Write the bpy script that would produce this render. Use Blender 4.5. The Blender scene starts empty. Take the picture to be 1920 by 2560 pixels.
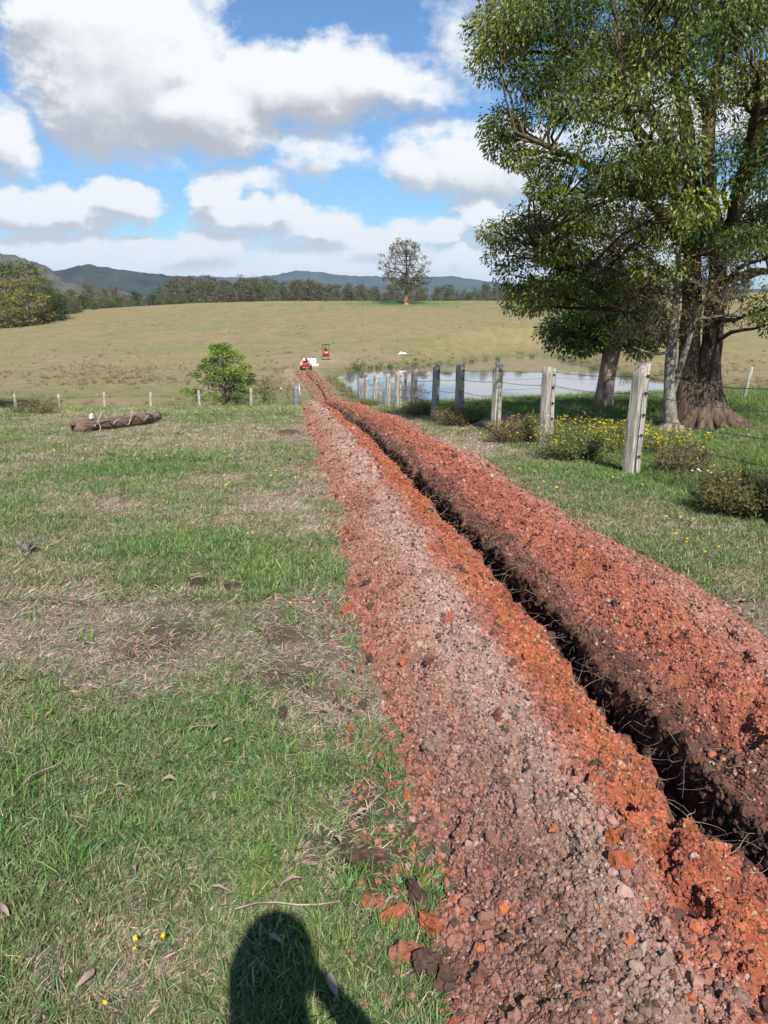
import bpy, bmesh, math, random
import numpy as np
from mathutils import Vector, Matrix, noise as mnoise

random.seed(7)
rng = np.random.default_rng(11)
PI = math.pi
scene = bpy.context.scene
COL = scene.collection

# ------------------------------------------------------------------ camera
CAMZ = 1.55
PITCH = math.radians(15.0)
FPX = 1934.0                      # focal length in photograph pixels (1920 x 2560)
cam_d = bpy.data.cameras.new('camera')
cam_d.sensor_fit = 'VERTICAL'
cam_d.sensor_height = 24.0
cam_d.lens = FPX / 2560.0 * 24.0
cam_d.clip_start = 0.02
cam_d.clip_end = 30000.0
cam = bpy.data.objects.new('camera', cam_d)
cam.location = (0, 0, CAMZ)
cam.rotation_euler = (PI / 2 - PITCH, 0, 0)
COL.objects.link(cam)
scene.camera = cam

# ------------------------------------------------------------------ sun, sky, exposure
SUN_EL = math.radians(43.0)
SUN_AZ = math.radians(10.0)       # the sun stands behind the camera, a little to the right
sd = bpy.data.lights.new('sun', 'SUN')
sd.energy = 5.0
sd.angle = math.radians(0.5)
sd.color = (1.0, 0.955, 0.88)
sun = bpy.data.objects.new('sun', sd)
ldir = Vector((-math.sin(SUN_AZ) * math.cos(SUN_EL), math.cos(SUN_AZ) * math.cos(SUN_EL), -math.sin(SUN_EL)))
sun.rotation_euler = ldir.to_track_quat('-Z', 'Y').to_euler()
sun.location = (20, -60, 60)
COL.objects.link(sun)

vs = scene.view_settings
vs.view_transform = 'Standard'
vs.look = 'None'
vs.gamma = 1.0
vs.exposure = 0.5
vs.use_curve_mapping = False
scene.render.engine = 'CYCLES'
cy = scene.cycles
cy.use_denoising = True
try:
    cy.denoiser = 'OPENIMAGEDENOISE'
    cy.denoising_input_passes = 'RGB_ALBEDO_NORMAL'
    cy.denoising_prefilter = 'ACCURATE'
except Exception:
    pass
cy.max_bounces = 4
cy.diffuse_bounces = 2
cy.glossy_bounces = 2
cy.transmission_bounces = 2
cy.transparent_max_bounces = 8
cy.volume_bounces = 1
cy.caustics_reflective = False
cy.caustics_refractive = False
cy.use_adaptive_sampling = True
cy.adaptive_threshold = 0.03

SKY_STRENGTH = 0.078


class NT:
    """small helper for writing node trees"""
    def __init__(s, tree):
        s.t = tree
        s.n = tree.nodes
        s.l = tree.links

    def add(s, typ, **kw):
        nd = s.n.new(typ)
        for k, v in kw.items():
            setattr(nd, k, v)
        return nd

    def put(s, sock, v):
        if isinstance(v, bpy.types.NodeSocket):
            s.l.new(v, sock)
        elif v is not None:
            sock.default_value = v

    def math(s, op, a, b=None, c=None, clamp=False):
        nd = s.add('ShaderNodeMath', operation=op)
        nd.use_clamp = clamp
        s.put(nd.inputs[0], a)
        s.put(nd.inputs[1], b)
        s.put(nd.inputs[2], c)
        return nd.outputs[0]

    def noise(s, vec, scale, detail=4, rough=0.55, dist=0.0):
        nd = s.add('ShaderNodeTexNoise')
        s.put(nd.inputs['Vector'], vec)
        nd.inputs['Scale'].default_value = scale
        nd.inputs['Detail'].default_value = detail
        nd.inputs['Roughness'].default_value = rough
        nd.inputs['Distortion'].default_value = dist
        return nd.outputs['Fac']

    def mapping(s, vec, scale=(1, 1, 1), loc=(0, 0, 0)):
        nd = s.add('ShaderNodeMapping')
        s.put(nd.inputs['Vector'], vec)
        nd.inputs['Scale'].default_value = scale
        nd.inputs['Location'].default_value = loc
        return nd.outputs[0]

    def ss(s, x, lo, hi):
        nd = s.add('ShaderNodeMapRange', interpolation_type='SMOOTHSTEP')
        s.put(nd.inputs['Value'], x)
        s.put(nd.inputs['From Min'], lo)
        s.put(nd.inputs['From Max'], hi)
        return nd.outputs['Result']

    def mix(s, fac, a, b, blend='MIX'):
        nd = s.add('ShaderNodeMix', data_type='RGBA', blend_type=blend)
        s.put(nd.inputs[0], fac)
        s.put(nd.inputs[6], a if isinstance(a, bpy.types.NodeSocket) else (*a, 1.0))
        s.put(nd.inputs[7], b if isinstance(b, bpy.types.NodeSocket) else (*b, 1.0))
        return nd.outputs[2]


def ray(px, py):
    """direction of a photograph pixel in the scene"""
    c = (px - 960.0) / FPX
    s = (1280.0 - py) / FPX
    return np.array([c, math.cos(PITCH) + s * math.sin(PITCH), -math.sin(PITCH) + s * math.cos(PITCH)])


def at_y(px, py, y):
    d = ray(px, py)
    return np.array([0, 0, CAMZ]) + d * (y / d[1])


def at_z(px, py, z):
    d = ray(px, py)
    return np.array([0, 0, CAMZ]) + d * ((z - CAMZ) / d[2])


def azel(px, py):
    d = ray(px, py)
    return math.degrees(math.atan2(d[0], d[1])), math.degrees(math.atan2(d[2], math.hypot(d[0], d[1])))


# ---- the sky: Nishita air with a bank of cumulus
world = bpy.data.worlds.new('World')
scene.world = world
world.use_nodes = True
W = NT(world.node_tree)
W.n.clear()
wout = W.add('ShaderNodeOutputWorld')
sky = W.add('ShaderNodeTexSky', sky_type='NISHITA')
sky.sun_disc = False
sky.sun_elevation = SUN_EL
sky.sun_rotation = PI - SUN_AZ
sky.altitude = 100
sky.air_density = 1.0
sky.dust_density = 0.6
sky.ozone_density = 2.2

# cloud density as a node group of (azimuth, elevation) in degrees
cg = bpy.data.node_groups.new('cloud_density', 'ShaderNodeTree')
cg.interface.new_socket('Vector', in_out='INPUT', socket_type='NodeSocketVector')
cg.interface.new_socket('Density', in_out='OUTPUT', socket_type='NodeSocketFloat')
cg.interface.new_socket('Smooth', in_out='OUTPUT', socket_type='NodeSocketFloat')
G = NT(cg)
gi = G.add('NodeGroupInput')
go = G.add('NodeGroupOutput')
sep = G.add('ShaderNodeSeparateXYZ')
G.l.new(gi.outputs[0], sep.inputs[0])
AZ, EL = sep.outputs[0], sep.outputs[1]
# warp the coordinates so that outlines billow
wn = G.add('ShaderNodeTexNoise')
G.put(wn.inputs['Vector'], G.mapping(gi.outputs[0], (1, 1.35, 1)))
wn.inputs['Scale'].default_value = 0.22
wn.inputs['Detail'].default_value = 7
wn.inputs['Roughness'].default_value = 0.6
wsep = G.add('ShaderNodeSeparateColor')
G.l.new(wn.outputs['Color'], wsep.inputs[0])
waz = G.math('MULTIPLY_ADD', G.math('SUBTRACT', wsep.outputs[0], 0.5), 7.0, AZ)
wel = G.math('MULTIPLY_ADD', G.math('SUBTRACT', wsep.outputs[1], 0.5), 3.6, EL)
CLOUDS = [  # photograph pixel centre, half size in pixels, weight
    (300, 120, 300, 330, 1.25), (470, 260, 300, 130, 1.1), (760, 200, 340, 120, 1.0), (150, 30, 190, 160, 1.0),
    (1000, 225, 190, 75, .6), (1170, 120, 110, 120, .25), (1190, 400, 270, 110, .75), (800, 370, 120, 75, .45),
    (0, 330, 110, 110, .7), (110, 520, 190, 75, 1.1), (300, 500, 120, 60, 1.0), (540, 480, 75, 60, 1.0), (600, 540, 130, 60, 1.0), (720, 520, 80, 50, .9), (790, 575, 140, 60, 1.0),
    (930, 600, 130, 50, .9), (1200, 540, 95, 65, 1.0), (1060, 580, 110, 45, .8), (100, 620, 260, 45, .9), (470, 620, 220, 45, .85), (820, 650, 260, 40, .8), (1100, 650, 220, 40, .8), (620, 440, 120, 40, .35), (300, 680, 600, 60, .85),
    (900, 690, 700, 55, .85), (1500, 600, 420, 130, .9), (1650, 300, 300, 120, .6), (-250, 400, 220, 200, .9),
    (-450, 600, 380, 120, 1.0), (2100, 560, 420, 150, 1.0), (2250, 150, 280, 160, .9), (-600, 100, 260, 180, .8),
]
field = None
for (px, py, rx, ry, wgt) in CLOUDS:
    a0, e0 = azel(px, py)
    ra = abs(azel(px + rx, py)[0] - azel(px - rx, py)[0]) / 2
    re = abs(azel(px, py + ry)[1] - azel(px, py - ry)[1]) / 2
    u = G.math('MULTIPLY', G.math('SUBTRACT', waz, a0), 1 / ra)
    v = G.math('MULTIPLY', G.math('SUBTRACT', wel, e0), 1 / re)
    q = G.math('ADD', G.math('MULTIPLY', u, u), G.math('MULTIPLY', v, v))
    d = G.math('MULTIPLY', G.math('SUBTRACT', 1.0, q), wgt)
    if field is None:
        field = d
    else:
        nd = G.add('ShaderNodeMath', operation='SMOOTH_MAX')
        G.put(nd.inputs[0], field)
        G.put(nd.inputs[1], d)
        nd.inputs[2].default_value = 0.25
        field = nd.outputs[0]
# unseen cloud over the rest of the sky, thinned overhead to lower fill light
low = G.noise(G.mapping(gi.outputs[0], (0.045, 0.09, 1), (3.1, 0.7, 0)), 1.0, 3, 0.5)
faz = G.ss(G.math('ABSOLUTE', AZ), 34.0, 48.0)
fel = G.ss(EL, 21.0, 28.0)
outside = G.math('MAXIMUM', faz, fel)
gen = G.math('MULTIPLY_ADD', G.math('SUBTRACT', low, 0.5), 4.5, G.math('MULTIPLY_ADD', G.ss(EL, 12.0, 40.0), -0.75, -0.15))
gen = G.math('ADD', gen, G.math('MULTIPLY', G.math('SUBTRACT', outside, 1.0), 4.0))
field = G.math('MAXIMUM', G.math('MAXIMUM', field, -0.7), gen)
G.l.new(field, go.inputs[1])
det = G.noise(G.mapping(gi.outputs[0], (1, 1.6, 1), (9, 4, 0)), 0.55, 8, 0.60)
det2 = G.noise(G.mapping(gi.outputs[0], (1, 1.5, 1), (1, 7, 0)), 0.14, 5, 0.55)
field = G.math('ADD', field, G.math('MULTIPLY', G.math('SUBTRACT', det, 0.5), 1.15))
field = G.math('ADD', field, G.math('MULTIPLY', G.math('SUBTRACT', det2, 0.5), 1.0))
G.l.new(field, go.inputs[0])

tc = W.add('ShaderNodeTexCoord')
wsp = W.add('ShaderNodeSeparateXYZ')
W.l.new(tc.outputs['Generated'], wsp.inputs[0])
DX, DY, DZ = wsp.outputs
az = W.math('MULTIPLY', W.math('ARCTAN2', DX, DY), 180 / PI)
hyp = W.math('SQRT', W.math('ADD', W.math('MULTIPLY', DX, DX), W.math('MULTIPLY', DY, DY)))
el = W.math('MULTIPLY', W.math('ARCTAN2', DZ, hyp), 180 / PI)


def cloud_at(da, de):
    cmb = W.add('ShaderNodeCombineXYZ')
    W.put(cmb.inputs[0], W.math('ADD', az, da))
    W.put(cmb.inputs[1], W.math('ADD', el, de))
    g = W.add('ShaderNodeGroup')
    g.node_tree = cg
    W.l.new(cmb.outputs[0], g.inputs[0])
    return g.outputs


c0, s0_ = cloud_at(0, 0)
c1, s1_ = cloud_at(0.35, 1.3)
cover = W.ss(c0, -0.22, 0.55)
slope = W.math('ADD', W.math('MULTIPLY', W.math('SUBTRACT', s1_, s0_), 1.25), W.math('MULTIPLY', W.math('SUBTRACT', c1, c0), 0.22))
shade = W.ss(W.math('ADD', slope, W.math('MULTIPLY', c0, 0.10)), -0.12, 0.62)
ccol = W.mix(shade, (0.69, 0.70, 0.715), (0.345, 0.365, 0.405))
hazy = W.ss(el, 11.0, 0.0)
ccol = W.mix(W.math('MULTIPLY', hazy, 0.62), ccol, (0.50, 0.55, 0.63))
cover = W.math('MULTIPLY', cover, W.ss(el, -4.0, 0.5))
bg1 = W.add('ShaderNodeBackground')
W.l.new(W.mix(1.0, sky.outputs[0], (0.70, 0.99, 1.20), 'MULTIPLY'), bg1.inputs[0])
bg1.inputs[1].default_value = SKY_STRENGTH
bg2 = W.add('ShaderNodeBackground')
W.l.new(ccol, bg2.inputs[0])
bg2.inputs[1].default_value = 1.0
msh = W.add('ShaderNodeMixShader')
W.l.new(cover, msh.inputs[0])
W.l.new(bg1.outputs[0], msh.inputs[1])
W.l.new(bg2.outputs[0], msh.inputs[2])
W.l.new(msh.outputs[0], wout.inputs[0])
world.cycles.sampling_method = 'MANUAL'
world.cycles.sample_map_resolution = 512


# ================================================================== helpers
def hsh(ix, iy, seed):
    h = (ix.astype(np.int64) * 374761393 + iy.astype(np.int64) * 668265263 + seed * 1442695041) & 0xFFFFFFFF
    h = ((h ^ (h >> 13)) * 1274126177) & 0xFFFFFFFF
    h = ((h ^ (h >> 16)) * 2246822519) & 0xFFFFFFFF
    return ((h ^ (h >> 15)) & 0xFFFFFF) / float(0xFFFFFF)


def vnoise(x, y, seed=0):
    x = np.asarray(x, float)
    y = np.asarray(y, float)
    ix = np.floor(x)
    iy = np.floor(y)
    fx = x - ix
    fy = y - iy
    fx = fx * fx * fx * (fx * (fx * 6 - 15) + 10)
    fy = fy * fy * fy * (fy * (fy * 6 - 15) + 10)
    a = hsh(ix, iy, seed)
    b = hsh(ix + 1, iy, seed)
    c = hsh(ix, iy + 1, seed)
    d = hsh(ix + 1, iy + 1, seed)
    return (a + (b - a) * fx) * (1 - fy) + (c + (d - c) * fx) * fy


def fbm(x, y, octv=4, seed=0, gain=0.5):
    s = 0.0
    a = 1.0
    t = 0.0
    x = np.asarray(x, float)
    y = np.asarray(y, float)
    for o in range(octv):
        s = s + a * vnoise(x, y, seed + o * 17)
        t += a
        a *= gain
        x = x * 2.03 + 11.3
        y = y * 2.03 + 5.7
    return s / t


def sst(x, lo, hi):
    t = np.clip((np.asarray(x, float) - lo) / (hi - lo), 0, 1)
    return t * t * (3 - 2 * t)


def mk_mesh(name, V, F, col=None, smooth=False, mat=None):
    V = np.ascontiguousarray(V, dtype=np.float32).reshape(-1, 3)
    F = np.ascontiguousarray(F, dtype=np.int32)
    m, k = F.shape
    me = bpy.data.meshes.new(name)
    me.vertices.add(len(V))
    me.vertices.foreach_set('co', V.ravel())
    me.loops.add(m * k)
    me.loops.foreach_set('vertex_index', F.ravel())
    me.polygons.add(m)
    me.polygons.foreach_set('loop_start', np.arange(0, m * k, k, dtype=np.int32))
    if smooth:
        me.polygons.foreach_set('use_smooth', np.ones(m, dtype=bool))
    me.update(calc_edges=True)
    if col is not None:
        a = me.color_attributes.new('Col', 'FLOAT_COLOR', 'POINT')
        c = np.ones((len(V), 4), dtype=np.float32)
        c[:, :3] = col
        a.data.foreach_set('color', c.ravel())
    if mat is not None:
        me.materials.append(mat)
    return me


def link(name, me, parent=None, loc=None, rot=None, scale=None):
    o = bpy.data.objects.new(name, me)
    COL.objects.link(o)
    if parent is not None:
        o.parent = parent
    if loc is not None:
        o.location = tuple(float(v) for v in loc)
    if rot is not None:
        o.rotation_euler = tuple(float(v) for v in rot)
    if scale is not None:
        o.scale = (scale,) * 3 if np.isscalar(scale) else tuple(float(v) for v in scale)
    return o


def tag(o, label=None, cat=None, group=None, kind=None):
    if label:
        o['label'] = label
    if cat:
        o['category'] = cat
    if group:
        o['group'] = group
    if kind:
        o['kind'] = kind
    return o


def thing(name, label, cat, loc=(0, 0, 0), rotz=0.0, group=None):
    o = link(name, None, None, loc, (0, 0, rotz))
    o.empty_display_size = 0.2
    return tag(o, label, cat, group)


class MB:
    """collects boxes, tubes and discs into ONE mesh of quads"""
    def __init__(s):
        s.V = []
        s.F = []
        s.n = 0

    def raw(s, V, F):
        V = np.asarray(V, float).reshape(-1, 3)
        s.V.append(V)
        s.F.append(np.asarray(F, int) + s.n)
        s.n += len(V)
        return s

    def box(s, c, size, rot=None, taper=1.0):
        hx, hy, hz = [v / 2 for v in size]
        V = np.array([[-hx, -hy, -hz], [hx, -hy, -hz], [hx, hy, -hz], [-hx, hy, -hz],
                      [-hx * taper, -hy * taper, hz], [hx * taper, -hy * taper, hz], [hx * taper, hy * taper, hz], [-hx * taper, hy * taper, hz]])
        if rot is not None:
            R = np.array(Matrix.Rotation(rot[2], 3, 'Z') @ Matrix.Rotation(rot[1], 3, 'Y') @ Matrix.Rotation(rot[0], 3, 'X'))
            V = V @ R.T
        V = V + np.asarray(c, float)
        F = [[0, 3, 2, 1], [4, 5, 6, 7], [0, 1, 5, 4], [1, 2, 6, 5], [2, 3, 7, 6], [3, 0, 4, 7]]
        return s.raw(V, F)

    def tube(s, pts, rad, sides=6, cap=False, wob=0.0, seed=0):
        P = np.asarray(pts, float)
        n = len(P)
        R = np.full(n, rad, float) if np.isscalar(rad) else np.asarray(rad, float)
        T = np.gradient(P, axis=0)
        T /= np.linalg.norm(T, axis=1)[:, None] + 1e-9
        ref = np.array([0.0, 0.0, 1.0]) if abs(T[0, 2]) < 0.9 else np.array([0.0, 1.0, 0.0])
        A = np.cross(T, ref)
        bad = np.linalg.norm(A, axis=1) < 1e-3
        A[bad] = np.cross(T[bad], [1.0, 0.3, 0.2])
        A /= np.linalg.norm(A, axis=1)[:, None] + 1e-9
        for i in range(1, n):           # keep the frame from flipping
            a = A[i - 1] - T[i] * np.dot(A[i - 1], T[i])
            A[i] = a / (np.linalg.norm(a) + 1e-9)
        B = np.cross(T, A)
        th = np.arange(sides) * 2 * PI / sides
        rr = np.ones((n, sides))
        if wob:
            lr = np.random.default_rng(seed)
            rr = 1 + wob * (lr.random((n, sides)) - .5) + wob * (lr.random((1, sides)) - .5)
        ring = P[:, None, :] + (R[:, None] * rr)[:, :, None] * (np.cos(th)[None, :, None] * A[:, None, :] + np.sin(th)[None, :, None] * B[:, None, :])
        i, j = np.meshgrid(np.arange(n - 1), np.arange(sides), indexing='ij')
        j2 = (j + 1) % sides
        F = np.stack([i * sides + j, i * sides + j2, (i + 1) * sides + j2, (i + 1) * sides + j], -1).reshape(-1, 4)
        V = ring.reshape(-1, 3)
        if cap:
            c0, c1 = len(V), len(V) + 1
            V = np.vstack([V, P[0], P[-1]])
            fs = []
            for k in range(0, sides, 2):
                fs.append([c0, (k + 2) % sides, (k + 1) % sides, k])
                b = (n - 1) * sides
                fs.append([c1, b + k, b + (k + 1) % sides, b + (k + 2) % sides])
            F = np.vstack([F, fs])
        return s.raw(V, F)

    def build(s, name, mat=None, parent=None, smooth=False, bevel=0.0, col=None):
        me = mk_mesh(name, np.vstack(s.V), np.vstack(s.F), col, smooth, mat)
        o = link(name, me, parent)
        if bevel:
            b = o.modifiers.new('bevel', 'BEVEL')
            b.width = bevel
            b.segments = 2
            b.limit_method = 'ANGLE'
        return o


# ------------------------------------------------------------------ materials
def new_mat(name):
    m = bpy.data.materials.new(name)
    m.use_nodes = True
    t = NT(m.node_tree)
    t.n.clear()
    out = t.add('ShaderNodeOutputMaterial')
    return m, t, out


def mat_plain(name, col, rough=0.6, var=0.25, scale=6.0, bump=0.0, metal=0.0, stretch=(1, 1, 1), col2=None, spec=0.4, bscale=None):
    """procedural paint, wood or stone: two tones mixed by noise, with a little relief"""
    m, t, out = new_mat(name)
    tc = t.add('ShaderNodeTexCoord')
    vec = t.mapping(tc.outputs['Object'], stretch)
    f = t.noise(vec, scale, 6, 0.6)
    c2 = col2 if col2 is not None else tuple(max(0, c * (1 - var * 1.6)) for c in col)
    c = t.mix(t.ss(f, 0.35, 0.68), c2, col)
    b = t.add('ShaderNodeBsdfPrincipled')
    t.l.new(c, b.inputs['Base Color'])
    b.inputs['Roughness'].default_value = rough
    b.inputs['Metallic'].default_value = metal
    b.inputs['Specular IOR Level'].default_value = spec
    if bump:
        f2 = t.noise(vec, bscale or scale * 3, 5, 0.65)
        bp = t.add('ShaderNodeBump')
        bp.inputs['Strength'].default_value = bump
        bp.inputs['Distance'].default_value = 0.02
        t.l.new(f2, bp.inputs['Height'])
        t.l.new(bp.outputs[0], b.inputs['Normal'])
    t.l.new(b.outputs[0], out.inputs[0])
    return m


def mat_attr(name, inst=False, rough=0.9, var=0.35, scale=30.0, trans=0.0, spec=0.15, mesh_mul=False, bump=0.0, bscale=60.0, var2=0.0):
    """colour carried by the pieces themselves (each leaf, blade or crumb its own), broken up by noise"""
    m, t, out = new_mat(name)
    a = t.add('ShaderNodeAttribute', attribute_name='Col')
    a.attribute_type = 'INSTANCER' if inst else 'GEOMETRY'
    c = a.outputs['Color']
    if mesh_mul:
        a2 = t.add('ShaderNodeAttribute', attribute_name='Col')
        a2.attribute_type = 'GEOMETRY'
        c = t.mix(1.0, c, a2.outputs['Color'], 'MULTIPLY')
    if var:
        tc = t.add('ShaderNodeTexCoord')
        gm = t.add('ShaderNodeNewGeometry')
        f = t.noise(gm.outputs['Position'], scale, 4, 0.6)
        k = t.math('MULTIPLY_ADD', t.math('SUBTRACT', f, 0.5), 2 * var, 1.0)
        cc = t.add('ShaderNodeCombineColor')
        for i in range(3):
            t.l.new(k, cc.inputs[i])
        c = t.mix(1.0, c, cc.outputs[0], 'MULTIPLY')
    if var2:
        gm3 = t.add('ShaderNodeNewGeometry')
        f3 = t.noise(t.mapping(gm3.outputs['Position'], (1, .55, 1)), .55, 6, .68)
        k3 = t.math('MULTIPLY_ADD', t.math('SUBTRACT', f3, 0.5), 2 * var2, 1.0)
        cc3 = t.add('ShaderNodeCombineColor')
        for i in range(3):
            t.l.new(k3, cc3.inputs[i])
        c = t.mix(1.0, c, cc3.outputs[0], 'MULTIPLY')
    b = t.add('ShaderNodeBsdfPrincipled')
    t.l.new(c, b.inputs['Base Color'])
    b.inputs['Roughness'].default_value = rough
    b.inputs['Specular IOR Level'].default_value = spec
    if bump:
        gm2 = t.add('ShaderNodeNewGeometry')
        f2 = t.noise(gm2.outputs['Position'], bscale, 5, 0.65)
        bp = t.add('ShaderNodeBump')
        bp.inputs['Strength'].default_value = bump
        bp.inputs['Distance'].default_value = 0.01
        t.l.new(f2, bp.inputs['Height'])
        t.l.new(bp.outputs[0], b.inputs['Normal'])
    sh = b.outputs[0]
    if trans:
        tr = t.add('ShaderNodeBsdfTranslucent')
        t.l.new(t.mix(1.0, c, (1.25, 1.35, 0.6), 'MULTIPLY'), tr.inputs[0])
        mx = t.add('ShaderNodeMixShader')
        mx.inputs[0].default_value = trans
        t.l.new(sh, mx.inputs[1])
        t.l.new(tr.outputs[0], mx.inputs[2])
        sh = mx.outputs[0]
    t.l.new(sh, out.inputs[0])
    return m


M_GROUND = mat_attr('pasture', var2=0.42, var=0.30, scale=5.0, bump=0.5, bscale=14.0, spec=0.05)
M_SPOIL = mat_attr('red_soil', var=0.35, scale=60.0, bump=0.7, bscale=140.0, spec=0.05)
M_CRUMB = mat_attr('soil_crumb', inst=True, var=0.0, spec=0.05)
M_CLOD = mat_attr('soil_clod', var=0.35, scale=45.0, spec=0.05, bump=0.9, bscale=110.0)
M_BLADE = mat_attr('grass_blade', inst=True, var=0.0, trans=0.25, rough=0.65, spec=0.2, mesh_mul=True)
M_LEAF = mat_attr('leaf', var=0.12, scale=3.0, trans=0.28, rough=0.45, spec=0.45)
M_FARLEAF = mat_attr('far_leaf', var=0.25, scale=0.6, trans=0.18, rough=0.7, spec=0.2)
M_PLANT = mat_attr('plant_piece', var=0.0, trans=0.2, rough=0.7, spec=0.2)
M_HILL = mat_attr('hill_forest', var=0.55, scale=0.05, spec=0.03)
M_BARK = mat_plain('bark_brown', (0.165, 0.115, 0.082), 0.9, bump=1.0, scale=5, stretch=(3.2, 3.2, 0.5), col2=(0.062, 0.042, 0.031), spec=0.1, bscale=9)
M_BARKPALE = mat_plain('bark_pale', (0.46, 0.33, 0.26), 0.9, bump=0.6, scale=3, stretch=(2, 2, 0.5), col2=(0.19, 0.13, 0.10), spec=0.1)
M_BARKGREY = mat_plain('bark_grey', (0.30, 0.275, 0.235), 0.9, bump=0.5, scale=14, col2=(0.12, 0.10, 0.08), spec=0.1)
M_TWIG = mat_plain('twig', (0.12, 0.09, 0.07), 0.9, scale=8, col2=(0.06, 0.045, 0.035), spec=0.1)
M_REDBARK = mat_plain('bark_salmon', (0.50, 0.25, 0.15), 0.9, scale=1.2, col2=(0.33, 0.16, 0.10), spec=0.1)
M_POST = mat_plain('weathered_post', (0.56, 0.515, 0.44), 0.9, bump=1.0, scale=7, stretch=(7, 7, 0.55), col2=(0.24, 0.21, 0.17), spec=0.1, bscale=14)
M_LICHEN = mat_plain('lichen', (0.55, 0.56, 0.48), 0.95, scale=30, col2=(0.42, 0.43, 0.35))
M_GREYPOST = mat_plain('grey_post', (0.27, 0.265, 0.27), 0.9, bump=0.8, scale=5, stretch=(6, 6, 0.6), col2=(0.15, 0.145, 0.15), spec=0.1)
M_HOLE = mat_plain('hole_dark', (0.02, 0.015, 0.012), 0.95)
M_RUST = mat_plain('rusty_wire', (0.10, 0.065, 0.05), 0.7, metal=0.3, scale=40)
M_BARB = mat_plain('barbed_wire', (0.19, 0.18, 0.18), 0.6, metal=0.5, scale=40)
M_STEEL = mat_plain('galvanised', (0.5, 0.5, 0.52), 0.45, metal=0.7, scale=12)
M_LOG = mat_plain('old_log', (0.30, 0.195, 0.14), 0.9, bump=1.0, scale=5, stretch=(0.5, 6, 6), col2=(0.10, 0.065, 0.05), spec=0.1, bscale=9)
M_LOGGREY = mat_plain('grey_log', (0.36, 0.29, 0.235), 0.9, bump=0.8, scale=5, stretch=(1, 4, 4), col2=(0.15, 0.115, 0.09), spec=0.1)
M_CUT = mat_plain('cut_wood', (0.33, 0.27, 0.21), 0.9, bump=0.4, scale=16, col2=(0.22, 0.17, 0.13), spec=0.1)
M_PORC = mat_plain('porcelain', (0.8, 0.82, 0.84), 0.2, var=0.08, scale=8, spec=0.6)
M_CABLE = mat_plain('grey_cable', (0.42, 0.38, 0.33), 0.6, scale=20)
M_BLACK = mat_plain('black_rubber', (0.02, 0.02, 0.021), 0.7, scale=20)
M_RED = mat_plain('red_paint', (0.52, 0.035, 0.04), 0.4, var=0.15, scale=3, spec=0.5)
M_PINK = mat_plain('faded_red', (0.55, 0.21, 0.18), 0.5, var=0.15, scale=3)
M_WHITE = mat_plain('white_plastic', (0.78, 0.79, 0.80), 0.5, var=0.06, scale=3)
M_YELLOW = mat_plain('yellow_cloth', (0.75, 0.62, 0.22), 0.7, var=0.1)
M_DARKSTEEL = mat_plain('dark_steel', (0.035, 0.03, 0.03), 0.6, metal=0.4)
M_TRACK = mat_plain('muddy_track', (0.30, 0.22, 0.17), 0.85, scale=10)
M_DEADLEAF = mat_plain('dead_leaf', (0.34, 0.245, 0.19), 0.75, scale=20, col2=(0.28, 0.19, 0.14))
M_CLOTH = mat_plain('shirt', (0.12, 0.16, 0.22), 0.9, scale=20)
M_SKIN = mat_plain('skin', (0.52, 0.33, 0.25), 0.6, var=0.08, scale=10)
M_JEANS = mat_plain('trousers', (0.07, 0.08, 0.10), 0.9, scale=30)
M_HAIR = mat_plain('hair', (0.06, 0.04, 0.03), 0.8, scale=40)


# ================================================================== terrain
ZW = -7.65                                   # water level
_py = np.array([-80, -20, 0, 4, 8.7, 14, 18, 24, 30, 35, 40, 45, 48.5, 55, 62, 70, 80, 115, 300, 9000.])
_pz = np.array([1.0, .4, 0, -.10, -.35, -.75, -1.10, -1.66, -2.28, -2.88, -3.58, -4.25, -4.82, -5.98, -6.78, -7.06, -7.15, -7.2, -7.2, -7.2])
_ty = np.arange(-80, 320, .25)
_tz = np.interp(_ty, _py, _pz)
_k = np.exp(-0.5 * (np.arange(-12, 13) / 5.0) ** 2)
_k /= _k.sum()
_tz = np.convolve(np.pad(_tz, 12, mode='edge'), _k, mode='valid')

SHORE_PX = [(842, 944), (870, 929), (905, 921), (960, 918), (1050, 913), (1150, 906), (1220, 898), (1290, 890), (1340, 887), (1385, 890), (1400, 899),
            (1470, 915), (1540, 937), (1620, 947), (1692, 955), (1810, 970), (1920, 976), (2150, 992)]
POND = [at_z(px, py, ZW)[:2] for px, py in SHORE_PX]
POND += [np.array([58.0, 72.0]), np.array([38.0, 64.0]), np.array([20.0, 61.0]), np.array([8.0, 62.5]), np.array([1.0, 67.0]), np.array([-2.2, 75.0]), np.array([-4.4, 87.0]), np.array([-6.0, 99.0])]
POND = np.array(POND)


def pond_sd(x, y):
    """signed distance to the shore line, negative over the water"""
    x = np.asarray(x, float)
    y = np.asarray(y, float)
    d = np.full(x.shape, 1e9)
    ins = np.zeros(x.shape, bool)
    n = len(POND)
    for i in range(n):
        a = POND[i]
        b = POND[(i + 1) % n]
        e = b - a
        wx = x - a[0]
        wy = y - a[1]
        t = np.clip((wx * e[0] + wy * e[1]) / (e @ e), 0, 1)
        d = np.minimum(d, np.hypot(wx - e[0] * t, wy - e[1] * t))
        c1 = (a[1] > y) != (b[1] > y)
        xi = (b[0] - a[0]) * (y - a[1]) / (b[1] - a[1] + 1e-12) + a[0]
        ins ^= c1 & (x < xi)
    d = d + (fbm(x * .22, y * .22, 3, 71) - .5) * 1.6
    return np.where(ins, -d, d)


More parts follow.
